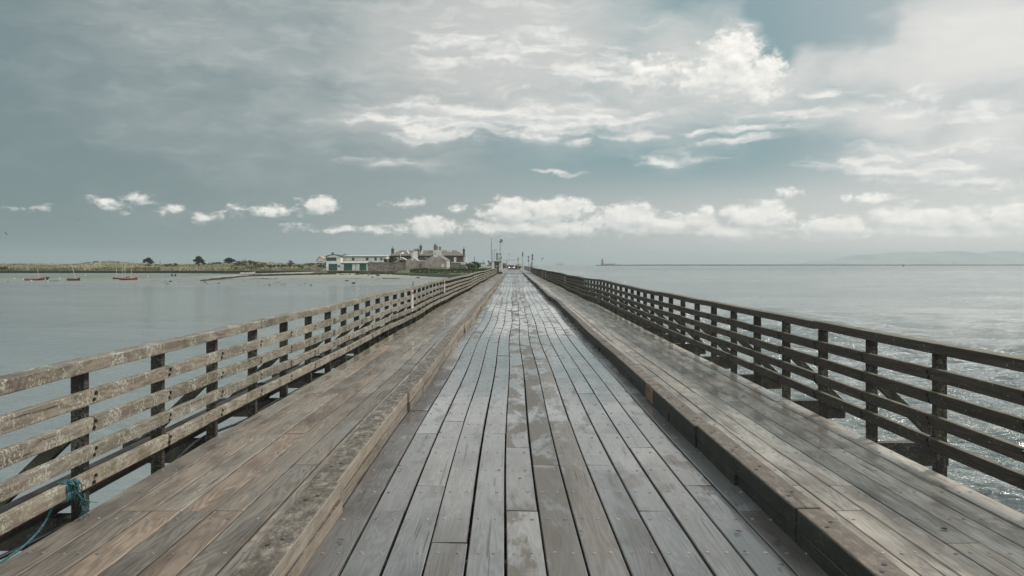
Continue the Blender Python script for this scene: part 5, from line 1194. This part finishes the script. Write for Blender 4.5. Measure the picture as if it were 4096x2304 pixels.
def pine(px, d, pts_w, top, foot, label, lean, seed, layers):
    x, zf = ax(px, d), az(foot, d); rb = random.Random(seed); r = thing('pine_tree', (x, d, zf), label, 'tree', 'wind-bent pines on the dune'); zt = az(top, d); Hh = zt-zf
    tk = MB(); path = [(x, d, zf-.6), (x+.05*Hh*lean, d, zf+.3*Hh), (x+.16*Hh*lean, d, zf+.62*Hh), (x+.2*Hh*lean, d, zf+.92*Hh)]; tk.tube(path, [.055*Hh, .042*Hh, .028*Hh, .008*Hh], 8); tk.build('trunk', M_BARK, r)
    cr = MB(); lb_ = MB()
    for (ox, zf_, w_, h_, n) in layers:
        cx = x+ox*Hh; cz = zf+zf_*Hh; crown(cr, (cx, d+rb.uniform(-.3, .3), cz), w_*Hh, w_*Hh*.8, h_*Hh, n, .34, rb)
        lb_.cyl((x+.1*Hh*lean, d, zf+min(.8, max(.2, zf_-.15))*Hh), (cx, d, cz), .016*Hh, .006*Hh, 5)
    cr.build('crown', F_PINE, r); lb_.build('limb', M_BARK, r); return r
pine(590, 470, 0, 1030.5, 1062, 'dome-shaped dark pine leaning right, leftmost of the dune pines', .5, 1, [(.05, .72, .36, .22, 420), (.35, .5, .40, .26, 460), (-.25, .62, .36, .24, 340), (.60, .34, .22, .2, 200), (.2, .84, .3, .14, 200), (-.45, .35, .15, .08, 60)])
pine(796, 440, 0, 1023.5, 1066.5, 'tallest dark pine, standing alone on the dune with a bare trunk', -.15, 2, [(-.08, .82, .22, .15, 380), (.1, .68, .3, .16, 420), (-.25, .6, .28, .12, 320), (.28, .45, .28, .15, 360), (-.18, .38, .22, .12, 240), (.45, .33, .16, .09, 140), (-.4, .52, .14, .07, 90), (-.02, .92, .14, .08, 120)])
pine(916, 450, 0, 1030.5, 1060, 'broad flat-topped dark pine half sunk in the scrub', .2, 3, [(-.1, .78, .44, .17, 520), (.4, .66, .42, .2, 460), (-.4, .6, .3, .16, 260), (.1, .5, .5, .2, 380), (-.45, .35, .2, .1, 90)])
for a_ in (
    ('dune_bush', 12, 1077, 405, 22, 16, F_GREEN, 'dark green bush at the extreme left end of the sea wall', 200), ('dune_bush', 57, 1064, 450, 32, 10, F_BROWN, 'brownish bush on the crest of the dune above the leftmost boat', 160),
    ('dune_bush', 303, 1064, 450, 30, 11, F_OLIVE, 'small dark olive bush beside the leaning mast of the maroon boat', 200), ('dune_bush', 352, 1060, 460, 26, 11, F_BROWN, 'low brown bush at the left foot of the dune hump', 160), ('dune_bush', 385, 1058, 462, 34, 14, F_OLIVE, 'rounded olive bush crowning the dune hump', 260), ('dune_bush', 413, 1060, 462, 36, 12, F_BROWN, 'brown bush sloping off the right of the dune hump', 220),
    ('dune_bush', 466, 1063, 455, 40, 8, F_OLIVE, 'pale low bush on the dune above the red boats', 180), ('dune_bush', 590, 1068, 440, 36, 12, F_BROWN, 'brown bush in front of the dome-shaped pine', 220), ('dune_bush', 627, 1064, 450, 26, 9, F_OLIVE, 'low olive bush right of the dome-shaped pine', 150), ('dune_bush', 676, 1068, 440, 34, 13, F_BROWN, 'brown bush by the foot of the leaning pole', 220), ('dune_bush', 697, 1067, 440, 34, 15, F_OLIVE, 'round olive bush between the leaning pole and the tall pine', 260),
    ('dune_bush', 838, 1063, 445, 38, 10, F_OLIVE, 'low bush just right of the tall pine', 200), ('dune_bush', 868, 1061, 450, 44, 16, F_OLIVE, 'grey-green thicket left of the flat-topped pine', 300), ('dune_bush', 946, 1063, 438, 40, 20, F_OLIVE, 'olive thicket right of the flat-topped pine', 320), ('dune_bush', 975, 1062, 436, 46, 22, F_OLIVE, 'tall olive thicket in the middle of the scrub belt', 360), ('dune_bush', 1000, 1060, 440, 30, 21, F_BROWN, 'brown-topped thicket, tallest point of the scrub belt', 300), ('dune_bush', 1022, 1064, 434, 40, 20, F_OLIVE, 'wide olive thicket right of the tallest scrub', 320), ('dune_bush', 1052, 1068, 430, 44, 18, F_BROWN, 'brown thicket towards the right end of the scrub belt', 300), ('dune_bush', 1084, 1070, 425, 40, 14, F_OLIVE, 'low olive thicket at the right end of the scrub belt', 240),
    ('dune_bush', 1008, 1075, 412, 52, 16, F_OLIVE, 'green-brown scrub in front of the tallest thicket', 300), ('gorse_bush', 928, 1071, 412, 22, 11, F_GORSE, 'yellow flowering gorse, left of two', 160), ('gorse_bush', 972, 1076, 408, 30, 9, F_GORSE, 'yellow flowering gorse, lower right of two', 160), ('dune_bush', 945, 1076, 407, 26, 7, F_GREEN, 'dark green shrub between the two gorse bushes', 140),
    ('dune_bush', 1126, 1070, 425, 36, 12, F_BROWN, 'brown scrub behind the little palm', 200), ('dune_bush', 1195, 1066, 420, 40, 9, F_OLIVE, 'olive scrub right of the round-headed tree', 200), ('dune_bush', 1208, 1070, 412, 26, 8, F_GREEN, 'dark low shrub right of the round-headed tree', 140), ('dune_bush', 1240, 1064, 420, 44, 13, F_BROWN, 'reddish hedge below the pale pavilion, left part', 280), ('dune_bush', 1278, 1064, 418, 50, 13, F_BROWN, 'reddish hedge below the pale pavilion, right part', 280),
    ('shrub', 1543, 1048, 296, 22, 15, F_GREEN, 'green shrub at the left end of the rubble wall', 220), ('shrub', 1562, 1049, 296, 26, 20, F_GREEN, 'leafy green shrub above the rubble wall near the terrace', 280), ('shrub', 1582, 1049, 296, 22, 17, F_OLIVE, 'olive shrub next to the garden gable', 220), ('gorse_bush', 1551, 1049, 290, 9, 4, F_GORSE, 'tiny yellow bloom over the rubble wall', 60), ('shrub', 1611, 1050, 286.5, 26, 10, F_OLIVE, 'ivy-like shrub spilling over the wall by the narrow gable', 220),
    ('shrub', 1656, 1086, 262, 15, 10, F_GREEN, 'dark shrub at the corner of the narrow gable', 160), ('shrub', 1872, 1069, 312, 22, 22, F_GREEN, 'green shrub right of the white shed', 260), ('shrub', 1885, 1071, 305, 28, 17, F_OLIVE, 'rounded yellowish shrub in front of the hedge', 260), ('shrub', 1896, 1068, 318, 30, 22, F_GREEN, 'dark green hedge bush below the telegraph pole', 320), ('shrub', 1911, 1069, 316, 26, 15, F_GREEN, 'dark hedge bush touching the white van', 240),
    ('dune_bush', 2079, 1073, 262, 12, 7, F_OLIVE, 'tuft of green scrub right of the barrier post', 120)):
    bush(*a_)
tr2 = thing('round_tree', (ax(1160, 425), 425, az(1069, 425)), 'small round-headed brown tree on the dune left of the pavilion', 'tree'); x, d = ax(1160, 425), 425; rb = random.Random(3)
mb = MB(); crown(mb, (x, d, az(1056, d)), 2.0, 1.8, 1.7, 380, .32, rb); mb.build('crown', F_BROWN, tr2); MB().tube([(x, d, az(1071, d)), (x+.1, d, az(1063, d)), (x, d, az(1055, d))], [.2, .15, .05], 7).build('trunk', M_BARK, tr2)
def palm(px, top, foot, d, label, cw):
    r = thing('palm_tree', (ax(px, d), d, az(foot, d)), label, 'palm'); x = ax(px, d); zt = az(top, d); MB().tube([(x, d, az(foot, d)-.3), (x+.05, d, zt-.6)], [.14, .10], 7).build('trunk', M_BARK, r); rb = random.Random(8); m_ = MB()
    for i in range(46):
        a_ = rb.random()*6.28; e_ = rb.uniform(-.5, 1.2); L = cw*rb.uniform(.7, 1); q0 = Vector((x, d, zt-.6)); dr_ = Vector((math.cos(a_)*math.cos(e_), math.sin(a_)*math.cos(e_), math.sin(e_))); q1 = q0+dr_*L*.6; q2 = q0+dr_*L+Vector((0, 0, -.25*L)); sdv = dr_.cross(Vector((0, 0, 1))).normalized()*.09
        m_.col = (rb.random(), 0, 0, 1); m_.add([q0-sdv*.4, q0+sdv*.4, q1+sdv, q2, q1-sdv], [(0, 1, 2, 3, 4)])
    m_.build('crown', F_GREEN, r)
palm(1113, 1057.5, 1078, 410, 'little spiky palm tree at the foot of the dune scrub', 1.1); palm(1954.4, 1042, 1054, 440, 'pale spindly palm beyond the grey-blue kiosk', 1.0)
# scrub along the top of the sea wall, rough grass tufts
rs = random.Random(31); sm = MB()
for i in range(5200):
    px = rs.uniform(-120, 640) if i < 3600 else rs.uniform(640, 1290); d = rs.uniform(405, 418) if i < 3600 else rs.uniform(405, 440)
    x = ax(px, d); k = mnoise.noise(Vector((x*.09, d*.1, 2)))
    if k < -.12: continue
    z = dune_h(x, d)+rs.random()*(1.1+1.2*k if i < 3600 else .5); sm.col = (min(1, max(0, .45+k+rs.uniform(-.35, .35))), 0, 0, 1); sm.leaf((x, d, z), .33, rs)
tag(sm.build('scrub', F_BROWN), kind='stuff')
gm_ = MB()
for i in range(5200):
    px = rs.uniform(-150, 1290); d = 406+60*rs.random()**1.3; x = ax(px, d); z = dune_h(x, d); h_ = rs.uniform(.3, .9); w_ = rs.uniform(.12, .3); gm_.col = (rs.random(), 0, 0, 1)
    a_ = rs.random()*3.14; dx, dy = math.cos(a_)*w_, math.sin(a_)*w_; gm_.add([(x-dx, d-dy, z-.1), (x+dx, d+dy, z-.1), (x+dx*.3+rs.uniform(.0, .3), d+dy*.3, z+h_), (x-dx*.3+.1, d, z+h_*.9)], [(0, 1, 2, 3)])
tag(gm_.build('dune_grass', F_DRY), kind='stuff')
bg_ = MB()
for i in range(3200):
    px = rs.uniform(1640, 1962); d = rs.uniform(238, 300); x = ax(px, d)
    if d < bank_front(x)+5 or (px > 1915 and d > 285): continue
    z = bank_h(x, d); h_ = rs.uniform(.12, .40); w_ = rs.uniform(.1, .25); bg_.col = (rs.random(), 0, 0, 1); dx = w_; bg_.add([(x-dx, d, z-.05), (x+dx, d, z-.05), (x+dx*.4+.08, d+.1, z+h_), (x-dx*.3, d-.1, z+h_*.9)], [(0, 1, 2, 3)])
tag(bg_.build('bank_grass', F_GREEN), kind='stuff')
# rocks along the causeway sides
rc = MB()
for i in range(260):
    y = rs.uniform(150, 420); x = rs.choice((-1, 1)); x = (5.5+rs.uniform(0, 4)) if x > 0 else (-4.4-rs.uniform(0, 3.5)); s_ = rs.uniform(.4, 1.0)
    rc.blob((x, y, -.9-.45*(abs(x)-4.2)*.9), s_, s_, s_*.7, i, 7, 5, .3)
tag(rc.build('rubble', M_CONC), kind='stuff')
dn = MB()
def far_dune(x, y): return -.1+1.7*math.exp(-((x-3.6)/1.8)**2)*sstep(332, 400, y)*(1+.5*N(x, y, .15, 4))-4.5*sstep(6, 10, x)
tag(grid('dune', 1.9, 10, 24, 330, 760, 40, far_dune, GRASS))
# ================================================================ across the bay
M_LHRED = plain('lighthouse_red', (.21, .075, .05), .8, .15, .3); M_RUBBLEW = plain('breakwater_stone', (.085, .08, .07), .9, .4, .06)
DL = 2500.0
lh = thing('lighthouse', (ax(2409.5, DL), DL, -1), 'red-brown tapering lighthouse at the left end of the breakwater', 'lighthouse'); x = ax(2409.5, DL)
z0, zg_, zt = -2, az(1039.8, DL), az(1034.3, DL)
MB().lathe([(4.2, 0), (3.9, 3), (2.6, zg_-z0)], (x, DL, z0), 20).build('tower', M_LHRED, lh, smooth=True); MB().lathe([(2.6, 0), (3.6, .5), (3.6, 1.0), (2.4, 1.05)], (x, DL, zg_), 20).build('gallery', M_LHRED, lh)
MB().lathe([(1.7, 0), (1.7, 2.0)], (x, DL, zg_+1.06), 14).build('lantern', M_HEAD, lh); MB().lathe([(1.95, 0), (1.5, .9), (.3, 1.5), (.12, 2.2)], (x, DL, zg_+3.07), 14).build('dome', M_LHRED, lh)
def balc(z, r): MB().lathe([(r-.4, 0), (r+.7, .1), (r+.7, .7), (r-.4, .75)], (x, DL, z), 18).build('band', M_LHRED, lh)
balc(az(1047, DL), 3.0)
st = thing('store_building', (ax(2437, DL), DL, 0), 'long flat pale building on the breakwater beside the lighthouse', 'building')
MB().box(ax(2416, DL), DL-3, -2, ax(2456, DL), DL+5, az(1055.6, DL)).build('wall', M_CONC, st); MB().box(ax(2415.5, DL), DL-3.3, az(1055.6, DL)+.01, ax(2456.5, DL), DL+5.3, az(1054.6, DL)).build('roof', M_GREY, st)
MB().box(ax(2459, DL), DL-3, -2, ax(2464.5, DL), DL+3, az(1054.8, DL)).build('hut', M_CONC, st)
bw = MB(); vs = []; nb_ = 240; rbk = random.Random(2)
for i in range(nb_+1):
    k = i/nb_; x = ax(2384, DL)+(ax(5100, 2900)-ax(2384, DL))*k**1.25; y = DL+420*k; h_ = az(1059.2, DL)*sstep(-.001, .006, k)+rbk.uniform(-.35, .45)+.9*sstep(.03, .12, k); w_ = 6*sstep(-.004, .01, k)
    vs += [(x, y-w_-3, -3.6), (x, y-w_*.4, max(-3.4, h_)), (x, y+w_*.4, max(-3.4, h_+.2)), (x, y+w_+3, -3.6)]
bw.add(vs, [(i*4+j, i*4+4+j, i*4+5+j, i*4+1+j) for i in range(nb_) for j in range(3)]); o = single(bw.build('breakwater', M_RUBBLEW), (ax(2384, DL), DL, -3)); tag(o, 'long low stone breakwater stretching along the horizon to the right', 'breakwater')
DS = 3600.0
sp2 = thing('container_ship', (ax(2239, DS), DS, WATER_Z), 'pale container ship fading into the haze left of the lighthouse', 'ship'); X0, X1 = ax(2223, DS), ax(2256, DS)
M_SHIP = plain('ship_hull', (.50, .42, .40), .6, .1, .1)
MB().prism([(X0, -4), (X1-2, -4), (X1, az(1058, DS)), (X1-5, az(1059, DS)), (X0+9, az(1059, DS)), (X0-.5, az(1057.5, DS))], DS, DS+14, 'y').build('hull', M_SHIP, sp2)
MB().box(X0+2, DS+1, az(1059, DS), X0+9, DS+13, az(1049, DS)).build('bridge_house', M_PLATE, sp2); MB().cyl((X0+6, DS+7, az(1049, DS)), (X0+6, DS+7, az(1045, DS)), .5, n=6).build('mast', M_PLATE, sp2)
for i in range(6): xx = X0+11+i*4.0; MB().box(xx, DS+1, az(1059, DS)+.02, xx+3.4, DS+13, az(1054.5-(i*7 % 3)*1.5, DS)).build('container_stack', (M_SHIP, M_PLATE, M_PINK)[i % 3], sp2)
cbu = thing('channel_buoy', (ax(3613.6, 1700), 1700, WATER_Z), 'dark domed channel buoy on the horizon at the right, before the hills', 'buoy'); x = ax(3613.6, 1700)
MB().lathe([(1.9, -.5), (1.95, .6), (1.5, 3.0), (.9, 4.0), (.2, 4.4)], (x, 1700, WATER_Z), 14).build('body', M_DARK, cbu, smooth=True); MB().cyl((x, 1700, WATER_Z+4.3), (x, 1700, WATER_Z+5.2), .2, n=6).build('lantern', M_DARK, cbu)
pb_ = single(MB().lathe([(1.0, -.5), (1.0, .8), (.3, 1.2), (.25, 3.2), (.6, 3.3), (.1, 4.2)], (ax(2290, 1800), 1800, WATER_Z), 10).build('channel_buoy', M_GREY), (ax(2290, 1800), 1800, WATER_Z)); tag(pb_, 'tiny grey buoy on the water between the ship and the lighthouse', 'buoy')
# gulls
M_GULL = plain('gull_grey', (.16, .16, .15), .8, .2, 6)
def gull(px, py, d, span, roll, label):
    p_ = at(px, py, d); b = MB(); L = span*.45
    prof = [(0, .0), (.10, .05), (.35, .08), (.7, .05), (1, .012)]
    vs = [(p_.x-L/2+L*k, p_.y+r*span*math.cos(a), p_.z+r*span*math.sin(a)) for k, r in prof for a in (0, 1.57, 3.14, 4.71)]; b.add(vs, [(i*4+j, i*4+(j+1) % 4, i*4+4+(j+1) % 4, i*4+4+j) for i in range(4) for j in range(4)])
    for s in (-1, 1):
        w = [(p_.x-.10*span, p_.y, p_.z), (p_.x+.10*span, p_.y, p_.z), (p_.x+.12*span, p_.y+s*.25*span, p_.z+.14*span+s*roll*.2), (p_.x-.08*span, p_.y+s*.25*span, p_.z+.15*span+s*roll*.2), (p_.x+.16*span, p_.y+s*.55*span, p_.z+.05*span+s*roll*.5)]
        w2 = [(x, y, z+.02*span) for x, y, z in w]; b.add(w+w2, [(0, 1, 2, 3), (3, 2, 4), (8, 7, 6, 5), (9, 7, 8), (0, 5, 6, 1), (1, 6, 7, 2), (2, 7, 9, 4), (4, 9, 8, 3), (3, 8, 5, 0)])
    o_ = single(b.build('seagull', M_GULL), p_); o_.rotation_euler = (0, roll, .6); tag(o_, label, 'bird', 'gulls in flight')
gull(2168, 1036, 90, .5, 1.0, 'small gull flying steeply over the sea beside the square and round sign')
gull(312, 880, 95, .36, .3, 'tiny dark bird high in the sky above the scattered left clouds')
gull(25, 935, 95, .36, -.6, 'tiny pale bird near the left edge of the sky')
gull(3961, 852, 90, .36, .2, 'tiny dark bird over the cloud row near the right edge')
gull(3815, 1053, 420, 1.9, .4, 'bird skimming the breakwater line in front of the hills')
